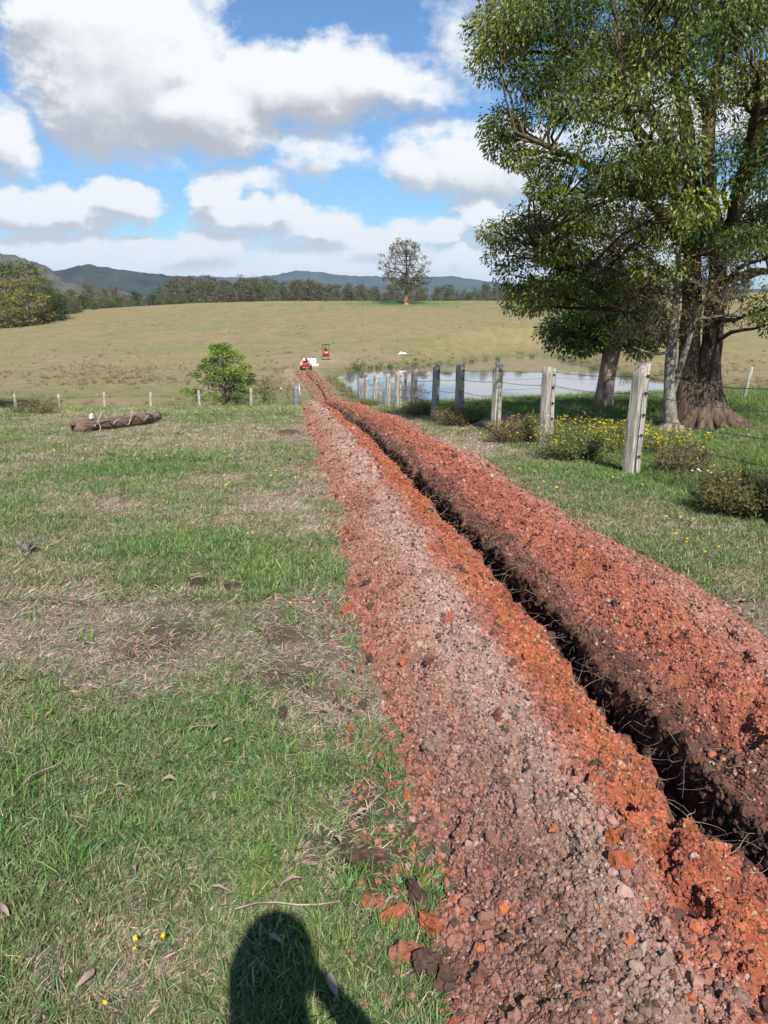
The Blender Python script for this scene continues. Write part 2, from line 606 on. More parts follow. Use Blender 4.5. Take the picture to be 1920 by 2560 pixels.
_cx = [(px - 960) for px in (-900, 0, 200, 350, 500, 700, 960, 1300, 1600, 1900, 2800)]
_cyp = [815, 793, 775, 765, 757, 752, 752, 751, 744, 730, 715]
_cu, _cz = [], []
for dx_, py_ in zip(_cx, _cyp):
    p_ = at_y(dx_ + 960, py_, 238.0)
    _cu.append(p_[0] / 238.0)
    _cz.append(p_[2])


def H(x, y):
    x = np.asarray(x, float)
    y = np.asarray(y, float)
    z = np.interp(y, _ty, _tz)
    w = sst(y, 3, 22)
    z = z + w * (1 - sst(y, 55, 100)) * (0.040 * np.clip(x, 0, 14) + 0.011 * np.clip(x, -30, 0))
    z = z + 0.10 * w * (fbm(x * .13, y * .13, 3, 3) - .5) + .035 * (fbm(x * .7, y * .7, 3, 9) - .5) * (1 - sst(y, 60, 90))
    zc = np.interp(x / np.maximum(y, 60.0), _cu, _cz)
    s = np.clip((y - 112) / (238 - 112), 0, 1)
    s = s * (1 - .18 * (1 - s)) if False else np.where(s < .12, s * s / .24, s - .06) / .94
    far = -7.2 + (zc + 7.2) * s + 1.1 * (fbm(x * .018, y * .018, 3, 21) - .5) * np.sin(np.clip(s, 0, 1) * PI)
    far = np.where(y > 238, zc - np.minimum((y - 238) * .035 + ((y - 238) / 60) ** 2 * .6, 14 + 0 * y), far)
    far = np.where(y > 238, np.maximum(far, -13.0), far)
    z = np.where(y > 112, far, z)
    near = (np.abs(x - 10) < 160) & (y > 50) & (y < 235)
    if np.any(near):
        sd_ = pond_sd(x[near], y[near]) if x.ndim else pond_sd(x, y)
        zz = z[near] if x.ndim else z
        bank = ZW + .10 + .13 * sd_ + .006 * sd_ ** 2
        zo = np.minimum(zz, np.maximum(bank, ZW + .10))
        zi = ZW + np.maximum(.30 * sd_, -1.6) + .06
        zz = np.where(sd_ > 0, zo, np.minimum(zi, zo))
        if x.ndim:
            z = z.copy()
            z[near] = zz
        else:
            z = zz
    return z


def Hs(x, y):
    return float(H(np.array([x], float), np.array([y], float))[0])


def on_ground(px, py, y0=.8, y1=260.0):
    """where the sight line of a pixel first meets the ground"""
    d = ray(px, py)
    ys = np.concatenate([np.arange(y0, 60, .02), np.arange(60, y1, .1)])
    X = d[0] / d[1] * ys
    Z = CAMZ + d[2] / d[1] * ys
    hit = np.nonzero(Z < H(X, ys))[0]
    i = hit[0] if len(hit) else len(ys) - 1
    return np.array([X[i], ys[i], Hs(X[i], ys[i])])


# the trench line: straight down the slope, through the gateway, then curving to the machine
_try = np.array([-30, 6.8, 30, 40, 50, 62, 74, 85, 97, 108, 140.])
_trx = np.array([4.76, .48, -2.17, -3.31, -4.1, -4.7, -5.5, -7.1, -9.3, -11.0, -16.])
_tty = np.arange(-30, 140, .25)
_ttx = np.convolve(np.pad(np.interp(_tty, _try, _trx), 16, mode='edge'), np.ones(33) / 33, mode='valid')
TR_END = 107.0


def trx(y):
    y = np.asarray(y, float)
    return np.interp(y, _tty, _ttx) + (fbm(y * 1.3, y * 0 + 3, 4, 451) - .5) * .13


def tcoord(x, y):
    return np.asarray(x, float) - trx(y)


def halfw(y, t=None):
    w = np.interp(y, [-3, 60, 80, 107], [1.06, 1.10, 1.25, 1.35])
    if t is not None:          # the left heap is narrower close by
        w = w * (1 + .20 * (fbm(np.asarray(y) * 1.4, np.where(np.asarray(t) < 0, 3.0, 9.0), 3, 491) - .5))
        w = w * np.where(np.asarray(t) < 0, np.interp(y, [-3, 8, 30, 60], [.90, .87, .98, 1.0]), 1.0)
    return w


# places with a look of their own (ground positions found from the photograph)
DRY_SPOTS = [(on_ground(px, py), r) for px, py, r in ((330, 1600, .75), (670, 1690, .45), (560, 1370, .9), (250, 1560, .7), (850, 1230, 1.2), (800, 1700, .5), (1100, 1120, 1.0), (420, 1230, 1.2))]
BARE_SPOTS = [(on_ground(px, py), r) for px, py, r in ((400, 1600, .22), (690, 1690, .13), (500, 1458, .12), (578, 1470, .10), (700, 1590, .08), (905, 2150, .22), (870, 2010, .12), (725, 1085, .45), (1255, 1062, .8), (1690, 1072, 1.3), (1790, 1065, 1.2))]
LUSH_SPOTS = [(on_ground(px, py), r) for px, py, r in ((90, 1950, .55), (190, 1830, .4), (430, 1410, .6), (230, 1190, .9), (1800, 1130, 2.2), (1680, 1180, 1.4), (560, 1800, .35), (1500, 1200, .8), (700, 1450, .3))]


def spot(x, y, spots):
    m = np.zeros_like(x)
    for p, r in spots:
        asp = 1.0 + .09 * p[1]
        m = np.maximum(m, np.exp(-(((x - p[0]) / r) ** 2 + ((y - p[1]) / (r * asp)) ** 2)))
    return m


def lerp(a, b, t):
    return np.asarray(a) * (1 - t[:, None]) + np.asarray(b) * t[:, None]


def fields(x, y):
    """greenness (lush), dryness and bare earth of the pasture"""
    n1 = fbm(x * .42, y * .30, 4, 101)
    n2 = fbm(x * 1.7, y * 1.3, 4, 131)
    n3 = fbm(x * 5.0, y * 5.0, 3, 151)
    t = np.abs(tcoord(x, y))
    dry = sst(n1 * .42 + n2 * .38 + n3 * .2, .40, .64)
    dry = np.clip(dry * .8 + .55 * spot(x, y, DRY_SPOTS) - .6 * spot(x, y, LUSH_SPOTS), 0, 1)
    edge = np.exp(-((t - 1.18) / .26) ** 2) * sst(n2, .35, .6) * np.where(tcoord(x, y) < 0, 1.0, .15)
    dry = np.clip(dry + .6 * edge, 0, 1)
    lush = np.clip(sst(n1 * .5 + n2 * .5, .58, .36) * .6 + .65 * spot(x, y, LUSH_SPOTS), 0, 1)
    right = sst(tcoord(x, y), 1.6, 3.2) * sst(y, 48, 40)
    lush = np.clip(lush + .55 * right, 0, 1)
    dry = dry * (1 - .6 * right)
    bare = np.clip(spot(x, y, BARE_SPOTS) * (.45 + 1.1 * n3) + .9 * edge * sst(n3, .5, .7), 0, 1)
    return lush, dry, bare


def pasture_col(x, y):
    lush, dry, bare = fields(x, y)
    c = np.tile(np.array([.150, .172, .070]), (len(x), 1))
    c = lerp(c, (.115, .175, .048), lush)
    c = lerp(c, (.275, .238, .165), dry * .85)
    # beyond the fence: dry winter pasture
    f = sst(y + 3 * (fbm(x * .1, y * .1, 2, 5) - .5) + np.clip(x - 4, 0, 30) * 2.0 * sst(y, 28, 40), 47, 56)
    n1 = fbm(x * .03, y * .05, 5, 201)
    n2 = fbm(x * .25, y * .5, 4, 231)
    far = np.tile(np.array([.245, .200, .095]), (len(x), 1))
    far = lerp(far, (.205, .195, .082), sst(n1, .42, .62))
    far = lerp(far, (.275, .205, .115), sst(n2 * .6 + n1 * .4, .50, .66) * .8)
    rush = np.exp(-((y - 100) / 26.0) ** 2) * sst(n2, .40, .60)
    far = lerp(far, (.25, .19, .115), rush * .8)
    dip = np.exp(-((y - 68) / 16.0) ** 2) * sst(fbm(x * .08, y * .1, 3, 77), .35, .6)
    far = lerp(far, (.14, .165, .06), dip * .8)
    c = lerp(c, far, f)
    # the earth moved beside the far end of the trench, and the wheel track to the digger
    t = tcoord(x, y)
    bt = sst(y, 70, 82) * sst(y, 116, 108) * np.maximum(np.exp(-((t + 2.2) / 1.0) ** 2), np.exp(-((t - 1.8) / .6) ** 2) * .8)
    bt = np.maximum(bt, np.exp(-(((x + 8.5) / 3.6) ** 2 + ((y - 122) / 9.0) ** 2)) * .9)
    c = lerp(c, (.33, .245, .155), np.clip(bt * (.5 + fbm(x * .8, y * .8, 3, 55)), 0, 1) * .85)
    # green round the water and below the lone tree
    near = (np.abs(x - 10) < 160) & (y > 55) & (y < 190)
    g = np.zeros(len(x))
    if near.any():
        s_ = pond_sd(x[near], y[near])
        g[near] = np.exp(-np.clip(s_, 0, 99) / 2.2)
    c = lerp(c, (.13, .145, .05), g * .8)
    lt = np.exp(-(((x - 6) / 15.0) ** 2 + ((y - 229) / 9.0) ** 2))
    c = lerp(c, (.10, .16, .045), np.clip(lt * 1.2, 0, 1))
    # far beyond the crest
    c = lerp(c, (.11, .115, .06), sst(y, 260, 420))
    c = lerp(c, (.115, .078, .060), np.clip(bare * 1.6, 0, 1))
    return c


def axis_pts(segs):
    out = [segs[0][0]]
    for a, b, st in segs:
        n = max(1, int(round((b - a) / st)))
        out += list(np.linspace(a, b, n + 1)[1:])
    return np.array(out)


xs = axis_pts([(-7000, -2000, 600), (-2000, -400, 150), (-400, -150, 12), (-150, -60, 4), (-60, -14, 1.0), (-14, 12, .22), (12, 60, 1.0), (60, 150, 4), (150, 400, 12), (400, 2000, 150), (2000, 7000, 600)])
ys = axis_pts([(-250, -40, 30), (-40, -6, 4), (-6, 12, .22), (12, 60, .5), (60, 150, 1.0), (150, 270, 2.5), (270, 600, 20), (600, 2000, 150), (2000, 7000, 600)])
GX, GY = np.meshgrid(xs, ys)
gx, gy = GX.ravel(), GY.ravel()
gz = H(gx, gy)
gcol = pasture_col(gx, gy)
# the turf is dark between the blades close by, where the blades themselves are built
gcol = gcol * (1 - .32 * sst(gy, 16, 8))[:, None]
ny, nx = GX.shape
ii, jj = np.meshgrid(np.arange(ny - 1), np.arange(nx - 1), indexing='ij')
GF = np.stack([ii * nx + jj, ii * nx + jj + 1, (ii + 1) * nx + jj + 1, (ii + 1) * nx + jj], -1).reshape(-1, 4)
fcx = gx[GF].mean(1)
fcy = gy[GF].mean(1)
keep = ~((np.abs(tcoord(fcx, fcy)) < .72) & (fcy > -3) & (fcy < TR_END - .8))
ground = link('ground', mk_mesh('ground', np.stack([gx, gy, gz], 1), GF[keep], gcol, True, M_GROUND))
tag(ground, 'grassy paddock sloping down to a pond and rising to a dry hill', kind='structure')

# ---- pond
m, t, out = new_mat('pond_water')
gm = t.add('ShaderNodeNewGeometry')
b = t.add('ShaderNodeBsdfPrincipled')
wv = t.mapping(gm.outputs['Position'], (1.0, .45, 1))
f = t.noise(wv, 0.05, 3, .5)
t.l.new(t.mix(t.ss(f, .4, .65), (.12, .11, .10), (.17, .155, .14)), b.inputs['Base Color'])
rr_ = t.noise(wv, 0.09, 3, .5)
t.l.new(t.math('MULTIPLY_ADD', t.ss(rr_, .45, .7), .06, .02), b.inputs['Roughness'])
b.inputs['IOR'].default_value = 1.40
b.inputs['Specular IOR Level'].default_value = .65
bp = t.add('ShaderNodeBump')
bp.inputs['Strength'].default_value = .05
bp.inputs['Distance'].default_value = .05
t.l.new(t.noise(wv, 1.6, 3, .5), bp.inputs['Height'])
t.l.new(bp.outputs[0], b.inputs['Normal'])
t.l.new(b.outputs[0], out.inputs[0])
cen = POND.mean(0)
wp = np.array([cen + (p - cen) * 1.0 + (p - cen) / np.linalg.norm(p - cen) * 3.0 for p in POND])
bm = bmesh.new()
bm.faces.new([bm.verts.new((p[0], p[1], ZW)) for p in wp])
bmesh.ops.triangulate(bm, faces=bm.faces)
me = bpy.data.meshes.new('pond')
bm.to_mesh(me)
bm.free()
me.materials.append(m)
pond = link('pond', me)
tag(pond, 'calm farm pond reflecting the pale sky', kind='structure')

# ---- wooded ranges behind
def ridge(name, pts, r0, r1, base_c, seed, label, amp=9.0, fq=.035):
    azs = np.radians(np.linspace(-46, 46, 520))
    px_az = np.array([math.radians(azel(p[0], p[1])[0]) for p in pts])
    px_el = np.array([math.radians(azel(p[0], p[1])[1]) for p in pts])
    el_ = np.interp(azs, px_az, px_el)
    fr = np.linspace(0, 1, 46)
    A, Fr = np.meshgrid(azs, fr)
    E = np.tile(el_, (len(fr), 1))
    rr = r0 + (r1 - r0) * np.where(Fr < .72, Fr, Fr)
    top = np.tan(E) * (r0 + (r1 - r0) * .72) + CAMZ
    prof = np.where(Fr < .72, np.sin(np.clip(Fr / .72, 0, 1) * PI / 2) ** 1.25, 1 - (Fr - .72) * 1.6)
    x = rr * np.sin(A)
    y = rr * np.cos(A)
    z = -13 + (top + 13) * prof
    z += amp * (fbm(x * fq, y * fq, 3, seed) - .5) * 2 * np.clip(prof * 2, 0, 1)
    z += (top + 13) * .16 * (fbm(x * .0022, y * .0016, 4, seed + 3) - .5) * np.sin(np.clip(Fr / .72, 0, 1) * PI)
    n = fbm(x.ravel() * .012, y.ravel() * .012, 4, seed + 5)
    c = lerp(np.array(base_c) * .75, np.array(base_c) * 1.3, sst(n, .35, .65))
    V = np.stack([x.ravel(), y.ravel(), z.ravel()], 1)
    a, b_ = x.shape
    i2, j2 = np.meshgrid(np.arange(a - 1), np.arange(b_ - 1), indexing='ij')
    F = np.stack([i2 * b_ + j2, i2 * b_ + j2 + 1, (i2 + 1) * b_ + j2 + 1, (i2 + 1) * b_ + j2], -1).reshape(-1, 4)
    o = link(name, mk_mesh(name, V, F, c, False, M_HILL))
    return tag(o, label, kind='structure')


ridge('hills', [(-900, 600), (-300, 610), (0, 640), (110, 668), (160, 700), (300, 735), (500, 768), (800, 790), (2600, 800)], 900, 1700, (.085, .082, .066), 301,
      'grey green wooded slope behind the left trees', 11)
ridge('hills', [(-900, 690), (-300, 690), (60, 690), (130, 680), (220, 664), (280, 674), (400, 688), (470, 695), (600, 715), (800, 745), (2600, 775)], 2000, 2900, (.028, .038, .028), 331,
      'dark wooded ridge behind the treeline', 9)
ridge('hills', [(-900, 700), (380, 690), (480, 692), (620, 697), (690, 690), (740, 679), (800, 682), (860, 691), (960, 694), (1060, 694), (1130, 692), (1250, 708), (1500, 715), (1900, 725), (2800, 730)], 4200, 5800, (.03, .042, .036), 361,
      'far blue wooded range under the clouds', 12, .02)

# ================================================================== trench and its spoil
def berm(y, t):
    hw = halfw(y, t)
    a = np.abs(t) / hw
    side = np.where(t < 0, 1.0, 0.0)
    vary = fbm(y * .45 + 40 * side, side * 9 + y * 0, 3, 401)
    hgt = (.195 + .13 * (vary - .3)) * np.where(t < 0, 1.0, 1.12)
    ridge_at = np.where(t < 0, .54, .40)
    lip = np.where(t < 0, .22, .52)
    up = lip + (1 - lip) * np.sin(np.clip((a - .05) / (ridge_at - .05), 0, 1) * PI / 2) ** 1.15
    dn = np.cos(np.clip((a - ridge_at) / (1.0 - ridge_at), 0, 1) * PI / 2) ** 1.15
    h = hgt * np.where(a < ridge_at, up, dn)
    h = h - np.clip(a - 1.0, 0, 1) * .5
    end = sst(y, TR_END + .3, TR_END - 2.0)
    return h * end - (1 - end) * .06


def spoil_z(x, y, detail=True):
    t = tcoord(x, y)
    z = H(x, y) + berm(y, t)
    env = np.clip(1.15 - np.abs(t) / halfw(y, t), 0, .25) * 4
    if detail:
        rough = np.where(t > -.45 * halfw(y), 1.0, .55)
        d = .085 * (fbm(x * 2.6, y * 2.6, 3, 411) - .5) + .10 * rough * (fbm(x * 8, y * 8, 3, 421) - .5)
        lum = np.abs(fbm(x * 14, y * 14, 3, 431) - .5)
        pit = sst(fbm(x * 6.5, y * 6.5, 2, 437), .66, .80)
        d = d + .085 * rough * (.16 - lum) + .022 * (fbm(x * 38, y * 38, 2, 441) - .5) - .07 * rough * pit
        z = z + d * env
    return z


ss_ = [-2.4]
while ss_[-1] < TR_END + .4:
    D = abs(ss_[-1]) + .8
    ss_.append(ss_[-1] + min(max(.0058 * D, .016), .45))
sy = np.array(ss_)
wr_ = np.linspace(0, 1, 10)
tt = np.concatenate([np.linspace(-1.5, -.30, 74), np.linspace(-.285, -.056, 22), -.050 + .014 * wr_, [0], (.050 - .014 * wr_)[::-1], np.linspace(.056, .285, 22), np.linspace(.30, 1.5, 74)])
fr_ = np.concatenate([np.zeros(96), wr_, [1], wr_[::-1], np.zeros(96)])
SY, TT = np.meshgrid(sy, tt, indexing='ij')
FR = np.tile(fr_, (len(sy), 1))
sg = np.sign(TT)
lipw = 1 + .7 * (fbm(SY * 2.6, sg * 4 + 8, 2, 461, .5) - .45)
xx = trx(SY) + TT * np.where(np.abs(TT) < .052, lipw, 1 + (lipw - 1) * np.exp(-((np.abs(TT) - .052) / .08) ** 2))
onwall = (np.abs(TT) < .052) & (TT != 0)
xx = xx + np.where(onwall, sg * .06 * (fbm(SY * 9, FR * 9 + sg * 30, 4, 465, .6) - .5) * sst(FR, 0, .12), 0)
# widen the grid with the pile at the far end
xx = trx(SY) + (xx - trx(SY)) * (halfw(SY) / 1.06)
zz = spoil_z(xx.ravel(), SY.ravel()).reshape(xx.shape)
wall = FR
deep = .95 * sst(SY, -4, 0) * np.interp(SY, [0, 40, 60, 107], [.85, .6, .5, .7]) * sst(SY, TR_END - .2, TR_END - 1.5)
zz = zz - wall * deep


def soil_col(x, y, rnd=None):
    t = tcoord(x, y)
    a = t / halfw(y, t)
    n1 = fbm(x * 1.2, y * 1.2, 3, 471)
    n2 = fbm(x * 6, y * 6, 3, 481)
    c = np.tile(np.array([.275, .118, .080]), (len(x), 1))            # red brown
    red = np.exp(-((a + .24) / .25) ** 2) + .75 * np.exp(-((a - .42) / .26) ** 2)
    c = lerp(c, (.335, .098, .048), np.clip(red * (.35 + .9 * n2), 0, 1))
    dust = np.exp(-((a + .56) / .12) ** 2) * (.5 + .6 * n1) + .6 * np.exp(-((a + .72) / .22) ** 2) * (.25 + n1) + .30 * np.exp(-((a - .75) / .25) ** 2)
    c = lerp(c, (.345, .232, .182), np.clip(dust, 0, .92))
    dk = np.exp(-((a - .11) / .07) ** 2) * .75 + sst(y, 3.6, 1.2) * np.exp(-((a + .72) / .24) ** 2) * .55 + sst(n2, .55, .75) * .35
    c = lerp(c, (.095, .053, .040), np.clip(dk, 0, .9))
    fade = sst(y, 44, 66)                                           # the last stretch cuts browner soil
    c = lerp(c, (.22, .125, .085), fade * .85)
    return c


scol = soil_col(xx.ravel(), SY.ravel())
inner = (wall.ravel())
scol = lerp(scol, (.040, .024, .019), np.clip(inner * 2.5, 0, 1))  # the shade inside the trench is painted into the wall colour, darker with depth
scol = scol * .9
a_, b_ = SY.shape
i2, j2 = np.meshgrid(np.arange(a_ - 1), np.arange(b_ - 1), indexing='ij')
SF = np.stack([i2 * b_ + j2, i2 * b_ + j2 + 1, (i2 + 1) * b_ + j2 + 1, (i2 + 1) * b_ + j2], -1).reshape(-1, 4)
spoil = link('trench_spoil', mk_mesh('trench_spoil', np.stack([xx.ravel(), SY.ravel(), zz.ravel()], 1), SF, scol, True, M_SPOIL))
tag(spoil, 'long heap of red soil thrown up on both sides of the narrow trench', kind='structure')


# ------------------------------------------------------------------ scatter by geometry nodes (uncountable stuff only)
PROTO = {}


def proto_collection(key, objs):
    c = bpy.data.collections.new('proto_' + key)
    for o in objs:
        c.objects.link(o)
    PROTO[key] = c
    return c


def scatter(name, key, P, rot, scl, col, idx, label):
    n = len(P)
    me = bpy.data.meshes.new(name)
    me.vertices.add(n)
    me.vertices.foreach_set('co', np.ascontiguousarray(P, dtype=np.float32).ravel())
    a = me.attributes.new('rot', 'FLOAT_VECTOR', 'POINT')
    a.data.foreach_set('vector', np.ascontiguousarray(rot, dtype=np.float32).ravel())
    a = me.attributes.new('scl', 'FLOAT_VECTOR', 'POINT')
    s3 = np.repeat(scl[:, None], 3, 1) if scl.ndim == 1 else scl
    a.data.foreach_set('vector', np.ascontiguousarray(s3, dtype=np.float32).ravel())
    a = me.attributes.new('idx', 'INT', 'POINT')
    a.data.foreach_set('value', np.ascontiguousarray(idx, dtype=np.int32))
    a = me.attributes.new('Col', 'FLOAT_COLOR', 'POINT')
    c4 = np.ones((n, 4), dtype=np.float32)
    c4[:, :3] = col
    a.data.foreach_set('color', c4.ravel())
    o = link(name, me)
    ng = bpy.data.node_groups.new('scatter_' + name, 'GeometryNodeTree')
    ng.interface.new_socket('Geometry', in_out='INPUT', socket_type='NodeSocketGeometry')
    ng.interface.new_socket('Geometry', in_out='OUTPUT', socket_type='NodeSocketGeometry')
    t = NT(ng)
    gi = t.add('NodeGroupInput')
    go = t.add('NodeGroupOutput')
    ci = t.add('GeometryNodeCollectionInfo')
    ci.inputs['Collection'].default_value = PROTO[key]
    ci.inputs['Separate Children'].default_value = True
    ci.inputs['Reset Children'].default_value = True
    ip = t.add('GeometryNodeInstanceOnPoints')
    ip.inputs['Pick Instance'].default_value = True

    def na(nm, dt):
        x = t.add('GeometryNodeInputNamedAttribute', data_type=dt)
        x.inputs['Name'].default_value = nm
        return x.outputs['Attribute']
    t.l.new(gi.outputs[0], ip.inputs['Points'])
    t.l.new(ci.outputs[0], ip.inputs['Instance'])
    t.l.new(na('idx', 'INT'), ip.inputs['Instance Index'])
    er = t.add('FunctionNodeEulerToRotation')
    t.l.new(na('rot', 'FLOAT_VECTOR'), er.inputs[0])
    t.l.new(er.outputs[0], ip.inputs['Rotation'])
    t.l.new(na('scl', 'FLOAT_VECTOR'), ip.inputs['Scale'])
    t.l.new(ip.outputs[0], go.inputs[0])
    md = o.modifiers.new('scatter', 'NODES')
    md.node_group = ng
    return tag(o, label, kind='stuff')


def clod_mesh(name, seed, sub=1, rough=.35, mat=None, col=None, flat=.8):
    bm = bmesh.new()
    bmesh.ops.create_icosphere(bm, subdivisions=sub, radius=1.0)
    off = Vector((seed * 3.7, seed * 1.3, seed * 7.1))
    for v in bm.verts:
        n = mnoise.noise(v.co * 1.1 + off) * rough * 1.2 + mnoise.noise(v.co * 3.1 + off) * rough * 1.0
        if sub > 2:
            n += mnoise.noise(v.co * 6.5 + off) * rough * .42
        v.co *= 1 + n
        v.co.z *= flat
    me = bpy.data.meshes.new(name)
    bm.to_mesh(me)
    bm.free()
    if col is not None:
        a = me.color_attributes.new('Col', 'FLOAT_COLOR', 'POINT')
        lr = np.random.default_rng(seed)
        c = np.ones((len(me.vertices), 4), dtype=np.float32)
        c[:, :3] = np.array(col) * (.75 + .5 * lr.random((len(me.vertices), 1)))
        a.data.foreach_set('color', c.ravel())
    if mat:
        me.materials.append(mat)
    return me


proto_collection('crumb', [bpy.data.objects.new('soil_crumb', clod_mesh('soil_crumb', k, 2, .42, M_CRUMB)) for k in range(8)])

# crumbs of soil covering the heaps, finer close by
def soil_points(n, y0, y1, tw=1.03):
    u = rng.random(n)
    y = y0 * (y1 / y0) ** u if y0 > 0 else y0 + (y1 - y0) * u
    t = (rng.random(n) * 2 - 1)
    t = t * tw * halfw(y, t)
    return trx(y) + t, y


parts = []
for n, y0, y1, s0, s1 in ((120000, 1.0, 3.2, .0032, .0085), (95000, 3.2, 7.5, .0045, .0105), (60000, 7.5, 18, .008, .017), (30000, 18, 48, .016, .036),
                          (2600, 1.0, 6, .008, .019), (4000, 6, 20, .013, .028), (260, 1.0, 9, .013, .022), (5000, 60, 107, .05, .11)):
    x, y = soil_points(n, y0, y1)
    s = s0 + (s1 - s0) * rng.random(n) ** 2.2
    parts.append((x, y, s))
x = np.concatenate([p[0] for p in parts])
y = np.concatenate([p[1] for p in parts])
s = np.concatenate([p[2] for p in parts])
ok = np.abs(tcoord(x, y)) > .062 + .03 * rng.random(len(x))
x, y, s = x[ok], y[ok], s[ok]
z = spoil_z(x, y) + s * .18
n = 5000
ye_ = 1.1 * (40 / 1.1) ** rng.random(n)
te_ = np.where(rng.random(n) < .6, -1, 1) * 1.0
te_ = te_ * (.95 + .30 * rng.random(n) ** 2.2) * halfw(ye_, te_)
se_ = (.003 + .008 * rng.random(n) ** 2) * (1 + .09 * ye_)
xe_ = trx(ye_) + te_
x = np.concatenate([x, xe_])
y = np.concatenate([y, ye_])
s = np.concatenate([s, se_])
z = np.concatenate([z, np.maximum(spoil_z(xe_, ye_), H(xe_, ye_) + .006) + se_ * .3])
# crumbs sticking out of the cut walls
n = 26000
yw_ = 1.1 * (26 / 1.1) ** rng.random(n)
sw_ = np.where(rng.random(n) < .75, 1.0, -1.0)
fw_ = rng.random(n) ** 1.3 * .75
xw_ = trx(yw_) + sw_ * (.050 - .014 * fw_ + .016 * rng.random(n)) * (1 + .7 * (fbm(yw_ * 2.6, sw_ * 4 + 8, 2, 461, .5) - .45))
zw_ = spoil_z(trx(yw_) + sw_ * .055, yw_) - fw_ * .75
x = np.concatenate([x, xw_])
y = np.concatenate([y, yw_])
s = np.concatenate([s, (.005 + .016 * rng.random(n) ** 2) * (1 + .05 * yw_)])
z = np.concatenate([z, zw_])
NWALL = n
tch = rng.random(len(x))
cc = soil_col(x, y)
cc = cc * (.70 + .65 * rng.random(len(x)))[:, None]
dustc = np.where(tch[:, None] < .10, np.array([.085, .052, .040]), np.where(tch[:, None] > .95, np.array([.38, .125, .06]), cc))
dustc = np.where((tch[:, None] > .86) & (tch[:, None] < .90), np.array([.36, .255, .20]), dustc)
dustc[-NWALL:] = np.array([.075, .040, .030]) * (.5 + 1.1 * rng.random((NWALL, 1))) * np.clip(1.5 - 2.0 * fw_, .35, 1.5)[:, None] ** 0  # wall crumbs carry the painted trench shade too
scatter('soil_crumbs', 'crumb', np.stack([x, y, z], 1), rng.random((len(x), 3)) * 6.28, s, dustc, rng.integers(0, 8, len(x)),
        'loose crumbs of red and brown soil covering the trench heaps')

# the larger lumps one can pick out, each a piece of the spoil heap
CLOD_COLS = [(.33, .10, .05), (.29, .12, .075), (.095, .06, .047), (.27, .17, .13), (.36, .115, .058), (.19, .085, .06)]
clods = [clod_mesh('clod', 40 + k, 3, .46, M_CLOD, CLOD_COLS[k % 6], .72) for k in range(12)]
for k in range(290):
    if k < 210:
        y = 1.2 * (14 / 1.2) ** random.random()
        sz = (.011 + .022 * random.random() ** 1.8) * (1 + y * .03)
    else:
        y = random.uniform(14, 42)
        sz = random.uniform(.03, .06)
    a = random.choice([random.uniform(-.98, -.12), random.uniform(.16, .98), random.uniform(-.5, -.1), random.uniform(-1.02, -.82)])
    x = float(trx(y)) + a * float(halfw(y, a))
    ci = random.randrange(12)
    if a < -.55 and random.random() < .6:
        ci = random.choice([2, 3, 8, 9, 5, 11])
    z = float(spoil_z(np.array([x]), np.array([y]))[0])
    o = link('clod', clods[ci], spoil, (x, y, z + sz * .15), (random.random() * 6, random.random() * 6, random.random() * 6), (sz * random.uniform(.8, 1.35), sz, sz * random.uniform(.7, 1)))

# lumps that rolled on to the grass
LOOSE_PX = [(853, 1330, .05), (858, 1395, .055), (880, 1410, .06), (890, 1470, .045), (868, 1530, .045), (905, 1775, .03), (975, 1975, .03), (947, 2285, .035), (985, 2300, .04), (925, 2270, .03), (1010, 2420, .05),
            (905, 2170, .055), (1062, 2450, .06), (995, 2190, .03), (1080, 2330, .055), (1512, 1368, .05), (1545, 1390, .04), (880, 1830, .025), (950, 1900, .028), (795, 1405, .03), (705, 1795, .045), (920, 1640, .03),
            (940, 1580, .035), (958, 1700, .03), (830, 1290, .05), (1120, 2480, .05), (1040, 2250, .05)]
for px, py, sz in LOOSE_PX:
    sz *= .68
    p = on_ground(px, py)
    dark = px in (905, 1062, 705, 1040, 1120)
    ci = random.choice([2, 8]) if dark else random.choice([0, 1, 4, 6, 7, 10])
    o = link('soil_clod', clods[ci], None, (p[0], p[1], p[2] + sz * .45), (random.random() * 6, random.random() * .6, random.random() * 6), (sz * random.uniform(.9, 1.4), sz, sz * .8))
    if dark:
        tag(o, 'dark brown clod of topsoil lying on the grass beside the heap', 'clod', 'dark clods on the grass')
    else:
        tag(o, 'loose red clod of soil rolled on to the grass beside the heap', 'clod', 'red clods on the grass')

# pale roots hanging out of the cut edge, and dry grass mixed into the heaps
def resample_line(q):
    u = np.linspace(0, 3, 8)
    Q = np.stack([np.interp(u, np.arange(4), q[:, k]) for k in range(3)], 1)
    for _ in range(3):
        Q[1:-1] = (Q[:-2] + 2 * Q[1:-1] + Q[2:]) / 4
    return Q, u


B = MB()
lr = np.random.default_rng(77)
for k in range(1500):
    y = 1.3 * (24 / 1.3) ** lr.random()
    side = 1 if lr.random() < .85 else -1
    t0 = side * (.085 + .16 * lr.random() ** 1.5)
    x = float(trx(y)) + t0
    z = float(spoil_z(np.array([x]), np.array([y]))[0]) - .10 * lr.random() * (side > 0)
    L = (.05 + .10 * lr.random()) * (1 + y * .03)
    d = np.array([-side * (.2 + .8 * lr.random()), lr.normal() * .8, .2 * lr.normal() + .1])
    d /= np.linalg.norm(d)
    g = np.array([0, 0, -1.0]) * lr.uniform(-.5, 1.2)
    q = np.array([[x, y, z] + d * L * u + g * L * u * u * .6 + lr.normal(size=3) * .16 * L * (u > 0) for u in (0, .35, .7, 1)])
    q, _ = resample_line(q)
    B.tube(q, np.linspace(1.0, .3, 8) * (.0008 + .00028 * y ** .8) * lr.uniform(.7, 1.3), 3)
